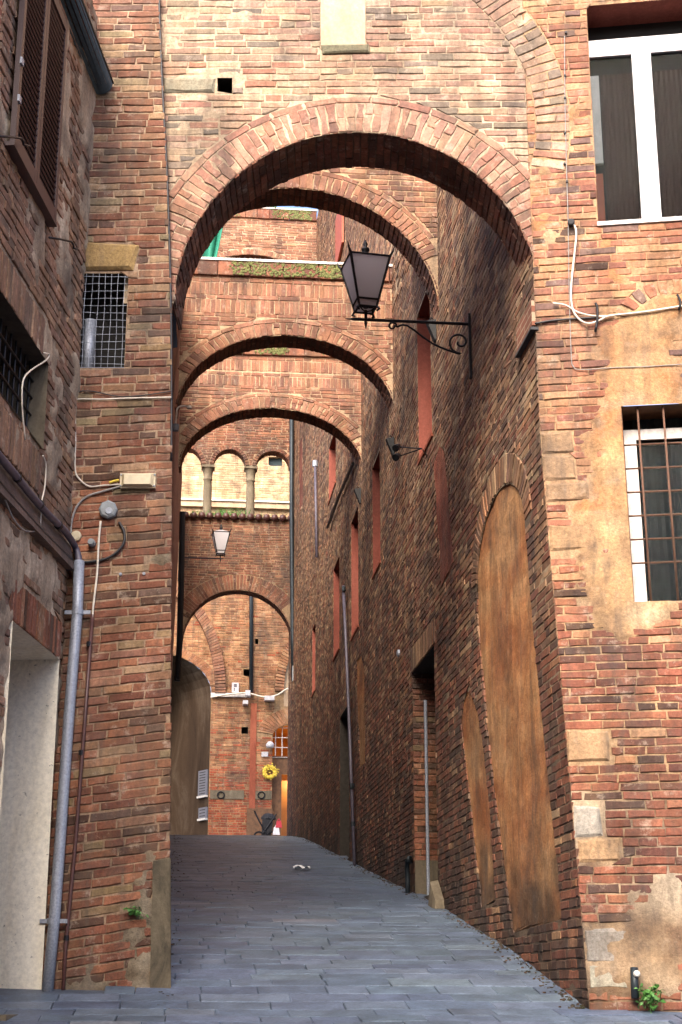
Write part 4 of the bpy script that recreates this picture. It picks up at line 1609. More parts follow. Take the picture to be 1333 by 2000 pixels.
lim5 = (XL - XR, 0.0)
sheet(S5, sp5, TOP5, *lim5, up, .08, .15, lambda u, v: -.006, moco((186, 158, 128)), 'mortar', 'mortar', br5)
bs = courses(S5, sp5, TOP5, *lim5, [a.grow(.12) for a in up], PAL_BRIDGE_D, pitch=.07, fine=False)
lay(bs, 'brick', 'brick', br5, 0, 'upper_bricks')
for a in up:
    rs = ring(S5, a, 0, .11, 0, 180, PAL_BRIDGE_D, split=0, joint=.008, fine=False, d=.03)
    rs = [p for p in rs if all(lim5[0] < q[0] < 0 for q in p.q)]
    lay(rs, 'arch_moulding', 'brick', br5, 0, 'arch_moulding')
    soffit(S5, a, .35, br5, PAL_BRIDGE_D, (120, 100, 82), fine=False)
mb = MB(); mb.quad(S5.pt(lim5[0], TOP5, 0), S5.pt(0, TOP5, 0), S5.pt(0, TOP5, -.4), S5.pt(lim5[0], TOP5, -.4)); mb.build('wall_top', 'concrete', br5)
ov = S5.px(565, 860)
OVA = Arch(S5.px(470, 890)[0], S5.px(470, 890)[1], ov[0] - S5.px(470, 890)[0] + .1, (ov[1] - S5.px(470, 890)[1]) + 1.3)
rs = [p for p in ring(S5, OVA, 0, .3, 10, 80, PAL_BRIDGE, split=0, fine=False, d=.012) if all(q[0] < -.02 for q in p.q)]
lay(rs, 'relieving_arch', 'brick', br5, 0, 'relieving_arch')
for x in (406, 490):
    uc = S5.px(x, 960)[0]
    b0, b1 = lo5, sp5
    h = b1 - b0
    c = S5.pt(uc, b0, -.17)
    o = MB().lathe(c, [(.15, 0), (.15, .06), (.135, .09), (.12, .12), (.115, h * .6), (.105, h - .42), (.125, h - .4), (.125, h - .37), (.11, h - .35), (.125, h - .22), (.165, h - .08), (.17, h - .075)], 14).build('column', 'galv_stone' if 'galv_stone' in M else 'concrete', br5, smooth=True)
    MB().box(Vector(c) + Vector((0, 0, h - .037)), .36, .36, .074).build('capital', 'concrete', o)

# =================================================================== FAR HOUSE (sunlit, across the small square)
SFH = plane_at(46.5, 0)
far = thing('far_house', 'sunlit brick house closing the lane with rib arches, passage and shop doorway', 'house', (1, 46.5, 3.4))
fx = lambda x, y: SFH.px(x, y)
lo_f = 2.6
PASS = arch_from(SFH, (165, 1352), (413, 1352), (289, 1272)); PASS.bottom = -9
SHOP = arch_from(SFH, (533, 1440), (640, 1440), (585, 1412)); SHOP.bottom = -9
RIBC = fx(300, 1352); RIBr = fx(420, 1352)[0] - RIBC[0]
RIB = Arch(RIBC[0], RIBC[1], RIBr, fx(358, 1178)[1] - RIBC[1])
rr = math.sqrt(max(1e-3, 1 - ((fx(358, 1178)[0] - RIBC[0]) / RIBr) ** 2)); RIB.b = RIB.b / rr
RIB2C = fx(630, 1352); RIB2 = Arch(RIB2C[0], RIB2C[1], RIB2C[0] - fx(537, 1352)[0], (fx(570, 1243)[1] - RIB2C[1]) / .76)
holes_f = [PASS, SHOP]
put = [[fx(*p) for p in q] for q in (
    [(476, 1322), (488, 1322), (488, 1307), (476, 1307)], [(499, 1258), (505, 1258), (505, 1248), (499, 1248)], [(472, 1433), (485, 1433), (485, 1420), (472, 1420)])]
TOPF = 20.5
uLf, uRf = -9.0, 4.5
W9 = [fx(*p) for p in [(525, 910), (552, 910), (552, 892), (525, 892)]]
sheet(SFH, lo_f, TOPF, uLf, uRf, holes_f + [Poly(p) for p in put] + [Poly(W9)], .15, .25, lambda u, v: -.004, lambda u, v: mixc(srgb(184, 150, 112), srgb(216, 188, 150), (v - 12.5) / 1.5 + nz(u, v, 2, 4) * .5), 'mortar', 'mortar', far)  # mortar paler with height: sunlit brightness put into its colour
pal_f = zoned(PAL_FAR, PAL_FAR_RED, lambda u, v: lerp(v, [(fx(450, 1580)[1], .95), (fx(450, 1450)[1], .25), (fx(450, 1400)[1], .03)]))
_pf = pal_f
cut_f = vv(SFH, 1075, 450)
pal_f = lambda u, v: PAL_FAR_PALE() if v > cut_f else _pf(u, v)  # paler bricks above the cut put the sunlit look into the colour
bf = courses(SFH, lo_f, TOPF, uLf + 4, uRf, [PASS.grow(.3), SHOP.grow(.5), RIB2.grow(0)] + [Poly(p) for p in put] + [Poly(W9)], pal_f, pitch=.075, joint=.011, fine=False, dj=.008)
lay(bf, 'brick', 'brick', far, 0, 'brick_mass')
lay(ring(SFH, PASS, 0, .29, 0, 180, PAL_FAR, split=0, fine=False, d=.02), 'passage_arch', 'brick', far, 0, 'passage_arch')
lay(ring(SFH, RIB, 0, .33, 0, 75, PAL_BRIDGE, split=0, fine=False, d=.16, dep=.2), 'rib_arch', 'brick', far, 0, 'rib_arch')
lay(ring(SFH, RIB2, -.28, 0, 100, 180, PAL_FAR, split=0, fine=False, d=.12, dep=.2), 'rib_arch', 'brick', far, 0, 'rib_arch')
lay(ring(SFH, SHOP, 0, .49, 10, 170, PAL_FAR, split=.2, fine=False, d=.02), 'shop_arch', 'brick', far, 0, 'shop_arch')
mb = MB()
n = 20
I2 = RIB2.grow(-.28)
pts = [(I2.uc + I2.a * math.cos(R(180 - 90 * i / n)), I2.vs + I2.b * math.sin(R(180 - 90 * i / n))) for i in range(n + 1)]
base = SHOP.vs + SHOP.b + .5
for (a, b) in zip(pts, pts[1:]):
    mb.quad(SFH.pt(a[0], base, .01), SFH.pt(b[0], base, .01), SFH.pt(b[0], max(b[1], base), .01), SFH.pt(a[0], max(a[1], base), .01))
mb.build('tympanum', 'white_wall', far)
for p in put:
    recess(SFH, p, .25, far, ('dark_brown', 'dark_brown', 'dark_brown', 'dark_brown', 'dark'), 'putlog_hole')
recess(SFH, W9, .2, far, ('white_wall',) * 4 + (None,), 'window_reveal')
MB().quad(*[SFH.pt(*p, -.15) for p in W9]).build('pane', 'curtain_teal', far)
# cornice band
c0_, c1_ = vv(SFH, 993, 450), vv(SFH, 982, 450)
sbox(MB(), SFH, uLf, uRf, c0_, c1_, -.01, .14).build('cornice', 'white_wall', far)
sbox(MB(), SFH, uLf, uRf, c1_, c1_ + .05, -.01, .2).build('cornice', 'cream', far)
# stone band and flat pilaster
sbox(MB(), SFH, fx(412, 1500)[0], fx(478, 1500)[0], vv(SFH, 1562), vv(SFH, 1545), -.01, .03).build('stone_band', 'concrete', far)
sbox(MB(), SFH, fx(500, 1500)[0], fx(532, 1500)[0], vv(SFH, 1562), vv(SFH, 1545), -.01, .03).build('stone_band', 'concrete', far)
sbox(MB(), SFH, fx(488, 1500)[0], fx(500, 1500)[0], lo_f, vv(SFH, 1375), -.01, .03).build('pilaster', 'panel_dull', far)
sbox(MB(), SFH, fx(482, 1600)[0], fx(532, 1600)[0], lo_f, vv(SFH, 1580), .02, .06).build('wood_boarding', 'wood', far)
sbox(MB(), SFH, fx(412, 1360)[0], fx(490, 1360)[0], vv(SFH, 1364), vv(SFH, 1357), -.01, .12).build('impost', 'old_white', far)
for x in (432, 511):
    c = SFH.P(x, 1553, .05)
    P = [Vector(c) + Vector((.1 * math.cos(t), 0, .1 * math.sin(t))) for t in [2 * math.pi * i / 12 for i in range(13)]]
    MB().tube(P, .02, 6).build('tether_ring', 'iron', far)
# passage: vaulted tunnel running away to the side
SK = 3.4
mb = MB()
for i in range(16):
    t0, t1 = math.pi * i / 16, math.pi * (i + 1) / 16
    e0 = (PASS.uc + PASS.a * math.cos(t0), PASS.vs + PASS.b * math.sin(t0)); e1 = (PASS.uc + PASS.a * math.cos(t1), PASS.vs + PASS.b * math.sin(t1))
    mb.quad(SFH.pt(*e0, 0), SFH.pt(*e1, 0), SFH.pt(e1[0] - SK, e1[1], -6), SFH.pt(e0[0] - SK, e0[1], -6))
for sgn in (-1, 1):
    mb.quad(SFH.pt(PASS.uc + sgn * PASS.a, lo_f, 0), SFH.pt(PASS.uc + sgn * PASS.a, PASS.vs, 0), SFH.pt(PASS.uc + sgn * PASS.a - SK, PASS.vs, -6), SFH.pt(PASS.uc + sgn * PASS.a - SK, lo_f, -6))
mb.quad(SFH.pt(PASS.uc - PASS.a - SK, lo_f, -6), SFH.pt(PASS.uc + PASS.a - SK, lo_f, -6), SFH.pt(PASS.uc + PASS.a - SK, PASS.vs + PASS.b, -6), SFH.pt(PASS.uc - PASS.a - SK, PASS.vs + PASS.b, -6))
mb.build('passage', 'tunnel', far)
# flank of the passage turned towards the lane
SF2 = Plane(SFH.pt(PASS.uc + PASS.a - SK, 0, -6), (SK, -6, 0))
# shop interior
a, b = SHOP.uc - SHOP.a, SHOP.uc + SHOP.a
mb = MB()
mb.quad(SFH.pt(a, lo_f, -3), SFH.pt(b, lo_f, -3), SFH.pt(b, SHOP.vs + SHOP.b + .02, -3), SFH.pt(a, SHOP.vs + SHOP.b + .02, -3))
for x in (a, b):
    mb.quad(SFH.pt(x, lo_f, 0), SFH.pt(x, SHOP.vs + SHOP.b + .02, 0), SFH.pt(x, SHOP.vs + SHOP.b + .02, -3), SFH.pt(x, lo_f, -3))
mb.quad(*[SFH.pt(x_, SHOP.vs + SHOP.b + .02, d_) for x_, d_ in ((a, 0), (b, 0), (b, -3), (a, -3))])
mb.build('shop_interior', 'amber', far)
tr = vv(SFH, 1478)
sbox(MB(), SFH, a, b, tr - .5, tr, -.28, -.2).build('transom', 'wood', far)
fan = sbox(MB(), SFH, a, b, tr, tr + .04, -.2, -.16).build('fanlight_grille', 'rust', far)
for i in range(8):
    MB().tube([SFH.pt(a + .2 * i + .1, tr, -.18), SFH.pt(a + .2 * i + .1, SHOP.vs + SHOP.b, -.18)], .014, 5).build('bar', 'old_white', fan)
for i in range(4):
    MB().tube([SFH.pt(a, tr + .3 * i, -.17), SFH.pt(b, tr + .3 * i, -.17)], .014, 5).build('bar', 'old_white', fan)
sbox(MB(), SFH, a + .02, fx(551, 1550)[0], lo_f, tr - .5, -.3, -.2).build('door_leaf', 'wood', far)
sbox(MB(), SFH, fx(553, 1550)[0], fx(570, 1550)[0], lo_f, vv(SFH, 1513), -1.5, -1.44).build('inner_door', 'door_gold', far)
blb = SFH.P(569, 1524, -1.0)
_pl = bpy.data.lights.new('shop_light', 'POINT'); _pl.energy = 8; _pl.color = (1.0, .72, .36); _pl.shadow_soft_size = .08
_plo = link('shop_light', _pl, far); _plo.location = blb[0], blb[1] - .1, blb[2]
lampm = MB().lathe(blb, [(.01, -.06), (.05, -.03), (.06, 0), (.04, .04), (.02, .07)], 10).build('shop_bulb', 'bulb', far, smooth=True)
# drainpipe, side wall of the square
dp = MB().tube([SFH.P(491, 1352, .1), SFH.P(491, 1160, .1), SFH.P(490, 900, .1)], .06, 8).build('drainpipe', 'zinc', None, smooth=True)
tag(dp, 'dark drainpipe running down the sunlit far wall', 'pipe')

# unseen house row added behind the viewer, its height set to shade wall feet
opp = MB()
opp.quad((-14, -4, -4), (16, -4, -4), (16, -4, 9.5), (-14, -4, 9.5))
opp.quad((-14, -4, 9.5), (16, -4, 9.5), (16, -12, 11.5), (-14, -12, 11.5))
opp_o = opp.build('unseen_shade_wall', 'bricktex_x')
opp_o['kind'] = 'structure'
opp_o['label'] = 'unseen brick house row added behind the viewer to shade the lane walls'

# =================================================================== SMALL THINGS
def lantern(name, label, arm_wall, arm_dir, arm_len, at, size, yaw, scroll=True):
    """wrought-iron wall lantern: arm_wall = wall point of the arm, at = distance of the lantern along the arm"""
    W = Vector(arm_wall); D = Vector(arm_dir)
    t = thing(name, label, 'lantern', tuple(W), 'street lanterns on wall brackets')
    k = size
    tip = W + D * arm_len
    b = MB()
    b.tube([W, W + D * (arm_len - .12 * k)], .019 * k, 6)
    b.tube([W + D * (arm_len - .12 * k), tip], [.019 * k, .003], 6)
    b.build('arm', 'iron', t)
    b = MB(); b.box(W - D * .0 + Vector((0, 0, -.28 * k)), .03 * k, .05 * k, .82 * k); b.build('wall_plate', 'iron', t)
    C = W + D * at
    b = MB().tube([C + Vector((0, 0, -.12 * k)), C + Vector((0, 0, -.04 * k)), C + Vector((0, 0, .12 * k))], [.003, .02 * k, .016 * k], 6)
    b.build('stem', 'iron', t)
    if scroll:
        pts = []
        n = 26
        # S-scroll from the arm down to the plate
        a0 = W + D * (arm_len * .62) + Vector((0, 0, -.07 * k))
        for i in range(12):
            th = i / 11 * 2.2 * math.pi
            r = .02 * k + .035 * k * i / 11
            pts.append(a0 + D * (r * math.cos(th + 2.6)) + Vector((0, 0, r * math.sin(th + 2.6))))
        b1_ = W + D * (arm_len * .30) + Vector((0, 0, -.27 * k)); b2_ = W + D * (arm_len * .13) + Vector((0, 0, -.37 * k))
        pts += [W + D * (arm_len * .50) + Vector((0, 0, -.055 * k)), b1_, b2_]
        c2 = W + D * (.12 * k) + Vector((0, 0, -.24 * k))
        for i in range(16):
            f = i / 15
            th = -1.5 - f * 2.6 * math.pi
            r = .125 * k * (1 - f) + .02 * k
            pts.append(c2 + D * (-r * math.cos(th)) * -1 * -1 + Vector((0, 0, r * math.sin(th))))
        MB().tube(pts, .013 * k, 6, 3).build('scroll', 'iron', t, smooth=True)
    z0, z1, w0, w1 = .13 * k, .74 * k, .105 * k, .24 * k
    rot = Matrix.Rotation(yaw, 3, 'Z')
    pt = lambda x, y, z: C + rot @ Vector((x, y, 0)) + Vector((0, 0, z))
    cs = ((-1, -1), (1, -1), (1, 1), (-1, 1))
    zb = z0 + .09 * k
    wb = w0 + (w1 - w0) * .14
    fr = MB()
    for x, y in cs:
        fr.tube([pt(x * w0, y * w0, z0), pt(x * w1, y * w1, z1), pt(x * w1 * 1.12, y * w1 * 1.12, z1 + .05 * k), pt(x * w1 * 1.2, y * w1 * 1.2, z1 + .12 * k)], [.014 * k, .017 * k, .012 * k, .002], 6)
        fr.tube([pt(x * w0, y * w0, z0 + .02 * k), pt(x * w0 * 1.25, y * w0 * 1.25, z0 - .035 * k), pt(x * w0 * 1.0, y * w0, z0 - .05 * k)], [.013 * k, .017 * k, .012 * k], 6)
        fr.tube([pt(x * w0, y * w0, z0), pt(x * w0 * .5, y * w0 * .5, z0 - .03 * k), pt(0, 0, z0 - .03 * k)], .009 * k, 5)
    for i in range(4):
        (x0, y0), (x1, y1) = cs[i], cs[(i + 1) % 4]
        for z, w in ((z0, w0), (zb, wb), (z1, w1)):
            fr.tube([pt(x0 * w, y0 * w, z), pt(x1 * w, y1 * w, z)], .013 * k, 6)
    fo = fr.build('lantern_frame', 'iron', t)
    for i in range(4):
        (x0, y0), (x1, y1) = cs[i], cs[(i + 1) % 4]
        MB().quad(pt(x0 * wb, y0 * wb, zb), pt(x1 * wb, y1 * wb, zb), pt(x1 * w1, y1 * w1, z1), pt(x0 * w1, y0 * w1, z1)).build('pane', 'frosted', fo)
        MB().quad(pt(x0 * w0, y0 * w0, z0), pt(x1 * w0, y1 * w0, z0), pt(x1 * wb, y1 * wb, zb), pt(x0 * wb, y0 * wb, zb)).build('pane', 'frosted', fo)
    rf = MB()
    rf.add([pt(x * w1, y * w1, z1 + .005) for x, y in cs] + [pt(x * .05 * k, y * .05 * k, z1 + .1 * k) for x, y in cs], [(i, (i + 1) % 4, 4 + (i + 1) % 4, 4 + i) for i in range(4)] + [(4, 5, 6, 7)])
    ro = rf.build('lantern_roof', 'frosted', t)
    MB().lathe(pt(0, 0, z1 + .1 * k), [(.05 * k, 0), (.03 * k, .03 * k), (.05 * k, .06 * k), (.05 * k, .08 * k), (.02 * k, .11 * k), (.03 * k, .14 * k), (.004, .2 * k)], 10).build('finial', 'iron', ro, smooth=True)
    MB().lathe(pt(0, 0, z0 + .02 * k), [(.03 * k, 0), (.05 * k, .1 * k), (.03 * k, .2 * k)], 8).build('lamp_holder', 'iron', t)
    return t


def along(W, D, xpix):
    """length along D from W at which the image column xpix is met"""
    lo_, hi_ = 0.0, 4.0
    W = np.array(W); D = np.array(D)
    s = 1 if proj(W + D * .5)[0] > proj(W)[0] else -1
    for _ in range(50):
        m = (lo_ + hi_) / 2
        if (proj(W + D * m)[0] - xpix) * s < 0:
            lo_ = m
        else:
            hi_ = m
    return lo_


W1 = SA.P(917, 633, .02)
L_ = along(W1, (-1, 0, 0), 674); a_ = along(W1, (-1, 0, 0), 715)
lantern('wall_lantern', 'large black iron lantern with frosted panes on scrolled bracket under the front arch', W1, (-1, 0, 0), L_, a_, .84 * np.linalg.norm(W1) / 15.5, R(7))
W2 = SLW.px(356, 1089)
W2 = (XL, 36.5, ray(356, 1089)[2] / ray(356, 1089)[1] * 36.5)
L_ = along(W2, (1, 0, 0), 441); a_ = along(W2, (1, 0, 0), 431)
lantern('wall_lantern', 'small distant black lantern on straight arm before the loggia wall', W2, (1, 0, 0), L_, a_, .86, R(2), False)

# ---- pier services
def tagged(o, label, cat, group=None):
    return tag(o, label, cat, group)


tp = thing('drainpipe', 'thick galvanised grey pipe running down the brick pier beside the cream doorway', 'pipe', SP.P(90, 1985, .06))
MB().tube([SP.P(155, 1096, .06), SP.P(152, 1190, .06), SP.P(135, 1400, .06), SP.P(108, 1780, .06), SP.P(88, 1992, .06)], .042, 14).build('tube', 'galv', tp, smooth=True)
for x, y in ((152, 1196), (105, 1799)):
    c = SP.P(x, y, .06)
    MB().lathe(c, [(.047, -.02), (.047, .02)], 14).build('clamp', 'galv', tp)
    MB().box(c, .2, .012, .03, (tuple(SP.U), tuple(SP.N), (0, 0, 1))).build('clamp_strap', 'galv', tp)
br = thing('conduit_pipe', 'thin brown conduit beside the galvanised pipe', 'pipe', SP.P(122, 1985, .03))
MB().tube([SP.P(181, 1200, .03), SP.P(165, 1420, .03), SP.P(148, 1640, .03), SP.P(128, 1850, .03), SP.P(121, 1988, .03)], .014, 8).build('tube', 'brown_pipe', br, smooth=True)
for x, y in ((174, 1258), (159, 1470), (130, 1832)):
    MB().lathe(SP.P(x, y, .03), [(.02, -.018), (.02, .018)], 8).build('joint', 'iron', br)
tag(wire(SP, [(197, 1018), (193, 1060), (190, 1120), (183, 1180), (181, 1206)], .009, .035, 'cable', 'cable_white'), 'white cable dropping from the round grey box into the brown conduit', 'cable')
# beige junction box
jb_ = thing('junction_box', 'beige rectangular junction box screwed to the brick pier', 'electrical box', SP.P(270, 955, 0))
p, q = SP.px(236, 956), SP.px(306, 928)
du_, dv_ = q[0] - p[0], q[1] - p[1]
mb = MB()
mb.hexa([SP.pt(p[0], p[1], .004), SP.pt(q[0], p[1], .004), SP.pt(q[0], p[1], .05), SP.pt(p[0], p[1], .05), SP.pt(p[0], q[1], .004), SP.pt(q[0], q[1], .004), SP.pt(q[0], q[1], .05), SP.pt(p[0], q[1], .05)])
mb.build('box_base', 'beige', jb_)
i_ = .03
mb = MB()
mb.hexa([SP.pt(p[0] + i_ * .4, p[1] + .006, .051), SP.pt(q[0] - i_ * .4, p[1] + .006, .051), SP.pt(q[0] - i_ * 1.2, p[1] + .02, .085), SP.pt(p[0] + i_ * 1.2, p[1] + .02, .085),
         SP.pt(p[0] + i_ * .4, q[1] - .006, .051), SP.pt(q[0] - i_ * .4, q[1] - .006, .051), SP.pt(q[0] - i_ * 1.2, q[1] - .02, .085), SP.pt(p[0] + i_ * 1.2, q[1] - .02, .085)])
mb.build('box_lid', 'beige', jb_)
for uu in (p[0] + .008, q[0] - .008):
    for v_ in (p[1] + .015, q[1] - .015):
        MB().lathe(SP.pt(uu, v_, .05), [(.008, 0), (.006, .012)], 8, tuple(SP.N)).build('screw', 'galv', jb_)
rb = thing('junction_box', 'round grey eight-sided junction box on the brick pier', 'electrical box', SP.P(213, 1018, 0))
MB().lathe(SP.P(213, 998, .0), [(.075, 0), (.075, .05), (.06, .062)], 8, tuple(SP.N)).build('box_body', 'grey_plastic', rb)
MB().lathe(SP.P(213, 998, .062), [(.03, 0), (.026, .008)], 12, tuple(SP.N)).build('box_cap', 'galv', rb)
tag(MB().lathe(SP.P(150, 1048, 0), [(.042, 0), (.042, .03), (.03, .035)], 14, tuple(SP.N)).build('round_cover', 'beige', None, smooth=False), 'small cream round cap at the inner corner of the pier', 'cap')
tag(MB().lathe(SP.P(181, 1063, .0), [(.03, 0), (.03, .06), (.024, .062), (.024, .09)], 10, tuple(SP.N)).build('cable_gland', 'grey_plastic', None), 'dark grey cable stub sticking out of the pier', 'cable gland')
for pts, r_, m_, lb in (
    ([(236, 946), (205, 948), (175, 950), (155, 935), (147, 915), (148, 860), (147, 790), (152, 780), (200, 780), (250, 778), (335, 776)], .007, 'cable_white', 'pale cable looping along the top and side of the pier to the beige box'),
    ([(335, 764), (280, 772), (230, 774), (180, 764), (150, 768), (143, 800), (143, 900)], .005, 'cable_black', 'thin black cable sagging across the pier above the pale one'),
    ([(236, 950), (200, 960), (170, 970), (150, 990), (140, 1020), (139, 1045)], .009, 'cable_grey', 'grey cable bending from the beige box to the cream cap'),
    ([(233, 1020), (243, 1040), (240, 1065), (215, 1088), (180, 1097), (152, 1098)], .012, 'cable_black', 'thick black cable curling from the round box to the grey pipe')):
    tag(wire(SP, pts, r_, .02, 'cable', m_), lb, 'cable')
tag(wire(SP, [(233, 938), (222, 940), (214, 943)], .011, .03, 'cable_sleeve', 'yellow'), 'yellow tape on the cable at the beige box', 'tape')
tag(wire(SP, [(311, -20), (313, 60), (319, 200), (326, 330), (331, 470), (334, 600), (335, 720), (335, 900)], .011, -.005, 'cable', 'cable_black'), 'dark cable running down the seam between pier and front arch', 'cable')
for x, y, w_ in ((236, 1122, 'nearer the pipe'), (282, 1121, 'nearer the lane')):
    tag(MB().lathe(SP.P(x, y, 0), [(.012, 0), (.012, .02)], 8, tuple(SP.N)).build('wall_plug', 'galv'), 'small grey plug in the bricks below the round box, ' + w_, 'plug', 'plugs below the round box')
# conduit on the shuttered house
cd = thing('conduit_pipe', 'grey conduit slanting along the shuttered house into the galvanised pipe', 'pipe', SL.P(100, 1040, .06))
cpts = [SL.P(-14, 872, .07), SL.P(0, 892, .07), SL.P(30, 928, .07), SL.P(60, 966, .07), SL.P(90, 1000, .07), SL.P(112, 1022, .07), SL.P(128, 1038, .06)]
MB().tube(cpts + [SP.P(146, 1066, .06), SP.P(154, 1090, .06), SP.P(154, 1112, .06)], .027, 12, 3).build('tube', 'conduit', cd, smooth=True)
for x, y in ((34, 933), (78, 985), (115, 1026)):
    c = SL.P(x, y, .07)
    MB().lathe(c, [(.033, -.015), (.033, .015)], 12, tuple(SL.U)).build('clamp', 'iron', cd)
for pts, r_, m_, lb in (
    ([(-12, 926), (0, 943), (40, 990), (80, 1035), (120, 1074), (140, 1092)], .015, 'cable_black', 'black cable bundle under the slanting conduit'),
    ([(-8, 940), (8, 970), (25, 1010), (45, 1034), (62, 1038), (78, 1034)], .006, 'cable_grey', 'thin grey cable looping below the black bundle'),
    ([(86, 690), (96, 692), (90, 704), (60, 724), (45, 746), (44, 800), (50, 860)], .006, 'cable_white', 'white cable curling round the barred window of the shuttered house'),
    ([(84, 890), (90, 908), (88, 950), (82, 980), (79, 1028)], .006, 'cable_white', 'short white cable hanging over the slanting conduit')):
    tag(wire(SL, pts, r_, .05, 'cable', m_), lb, 'cable')
for pts, lb in (([(97, 464), (140, 472), (144, 484), (152, 486)], 'iron shutter hook near the inner corner above the stone lintel'), ([(-6, 266), (42, 270), (46, 282), (58, 285)], 'iron shutter hook across the brown louvres')):
    tag(wire(SL, pts, .009, .12, 'shutter_hook', 'iron', None, 2), lb, 'hook')

# ---- wires on the corner house
for pts, r_, d_, m_, lb in (
    ([(1103, 70), (1104, 200), (1107, 330), (1110, 430), (1112, 560), (1116, 690), (1120, 715), (1135, 722), (1200, 718), (1260, 716), (1340, 711)], .004, .02, 'cable_grey', 'thin wire dropping beside the upper window and turning along the plaster'),
    ([(1112, 438), (1122, 440), (1126, 458), (1122, 500), (1116, 560), (1118, 600), (1130, 622), (1150, 632), (1175, 624), (1190, 617), (1260, 609), (1330, 598), (1345, 596)], .009, .03, 'cable_white', 'white cable hanging in a loop and running off along the corner house'),
    ([(1080, 592), (1105, 596), (1130, 610), (1160, 617), (1190, 618)], .007, .03, 'cable_white', 'short white cable joining the loop at the iron bracket'),
    ([(1045, 632), (1080, 626), (1130, 622), (1170, 620)], .009, .018, 'cable_black', 'dark cable from the arch corner to the iron bracket')):
    tag(wire(SR, pts, r_, d_, 'cable', m_), lb, 'cable')
tag(wire(SR, [(1163, 592), (1167, 600), (1167, 625), (1163, 648)], .011, .04, 'wall_bracket', 'iron', None, 2), 'small iron bracket holding the cables on the corner house', 'bracket')
tag(wire(SR, [(1323, 575), (1330, 590), (1326, 605)], .01, .04, 'wall_bracket', 'iron', None, 2), 'small iron bracket at the frame edge above the barred window', 'bracket')
o = MB().lathe(SR.P(1116, 438, .0), [(.03, 0), (.03, .05), (.022, .055)], 10, tuple(SR.N)).build('cable_outlet', 'slate'); tag(o, 'dark cap where the white cable leaves the wall', 'cap')
for i, (x, y) in enumerate(((1106, 66), (1104, 150), (1104, 194), (1104, 262), (1103, 322), (1108, 357))):
    o = MB().lathe(SR.P(x, y, 0), [(.012, 0), (.01, .03)], 6, tuple(SR.N)).build('wall_hook', 'iron'); tag(o, ('topmost', 'second highest', 'third highest', 'third lowest', 'second lowest', 'lowest')[i] + ' tiny iron hook on the thin wire beside the upper window', 'hook', 'hooks on the thin wire')
st_ = thing('standpipe', 'short grey pipe stub with white cap at the foot of the corner house', 'pipe', SR.P(1242, 1945, .05))
MB().tube([SR.P(1241, 1950, .06), SR.P(1239, 1890, .06)], .028, 10).build('tube', 'zinc', st_, smooth=True)
MB().lathe(SR.P(1244, 1902, .08), [(.024, 0), (.024, .02), (.015, .03)], 10, tuple(SR.N)).build('cap', 'old_white', st_)

# ---- pipes and fittings on the flank
dp2 = thing('drainpipe', 'slim grey downpipe on the dark flank between the two doorways', 'pipe', SA.P(693, 1690, .08))
MB().tube([SA.P(671, 1145, .08), SA.P(676, 1250, .08), SA.P(684, 1450, .08), SA.P(693, 1690, .08)], .028, 8).build('tube', 'conduit', dp2, smooth=True)
for x, y in ((672, 1150), (688, 1535), (690, 1610)):
    MB().lathe(SA.P(x, y, .08), [(.038, -.04), (.038, .04)], 8).build('joint', 'zinc', dp2)
dp3 = thing('drainpipe', 'pale thin pipe high on the far flank', 'pipe', SA.P(619, 1085, .06))
MB().tube([SA.P(616, 905, .06), SA.P(617.5, 990, .06), SA.P(619, 1088, .06)], .03, 8).build('tube', 'conduit', dp3, smooth=True)
MB().lathe(SA.P(616, 905, .06), [(.06, -.08), (.06, .06)], 8).build('joint', 'galv', dp3)
o = MB().tube([SA.P(640, 1030, .05), SA.P(662, 970, .05), SA.P(690, 905, .05)], .03, 6).build('cable', 'cable_black', None); tag(o, 'black cable slanting up the far flank behind the fourth arch', 'cable')
vp = thing('vent_pipe', 'short hooked vent pipe standing at the foot of the flank', 'pipe', SA.P(796, 1745, .08))
MB().tube([SA.P(797, 1750, .08), SA.P(796, 1690, .08), SA.P(797, 1680, .09), SA.P(801, 1676, .06), SA.P(804, 1682, .0)], .03, 8, 2).build('tube', 'zinc', vp, smooth=True)
dp4 = MB().tube([S5.P(570, 700, .12), S5.P(570, 1000, .12), S5.P(572, 1240, .12), S5.P(574, 1330, .12)], .06, 8).build('drainpipe', 'zinc', None, smooth=True)
tag(dp4, 'long dark downpipe at the corner of loggia wall and flank', 'pipe')
dp5 = MB().tube([S6.P(626, 395, .15), S6.P(627, 520, .15), S6.P(628, 640, .15)], .05, 8).build('drainpipe', 'zinc', None, smooth=True)
tag(dp5, 'dark downpipe beside the high far bridge', 'pipe')
for (x, y), lb in (((800, 862), 'upper small black spotlight on the flank beside the red window'), ((812, 888), 'lower small black spotlight on the flank beside the red window')):
    t = thing('spotlight', lb, 'spotlight', SA.P(832, 888, 0), 'spotlights on the flank')
    MB().tube([SA.P(834, 890, .0), SA.P(824, 876, .12), Vector(SA.P(834, 890, 0)) + Vector((-.34, 0, .1 if y < 870 else -.02))], .008, 5).build('arm', 'iron', t)
    c = Vector(SA.P(834, 890, 0)) + Vector((-.36, 0, .1 if y < 870 else -.02))
    MB().lathe(c, [(.03, -.05), (.045, .03), (.045, .06)], 10, (-.4, -.6, -.5)).build('head', 'iron', t)
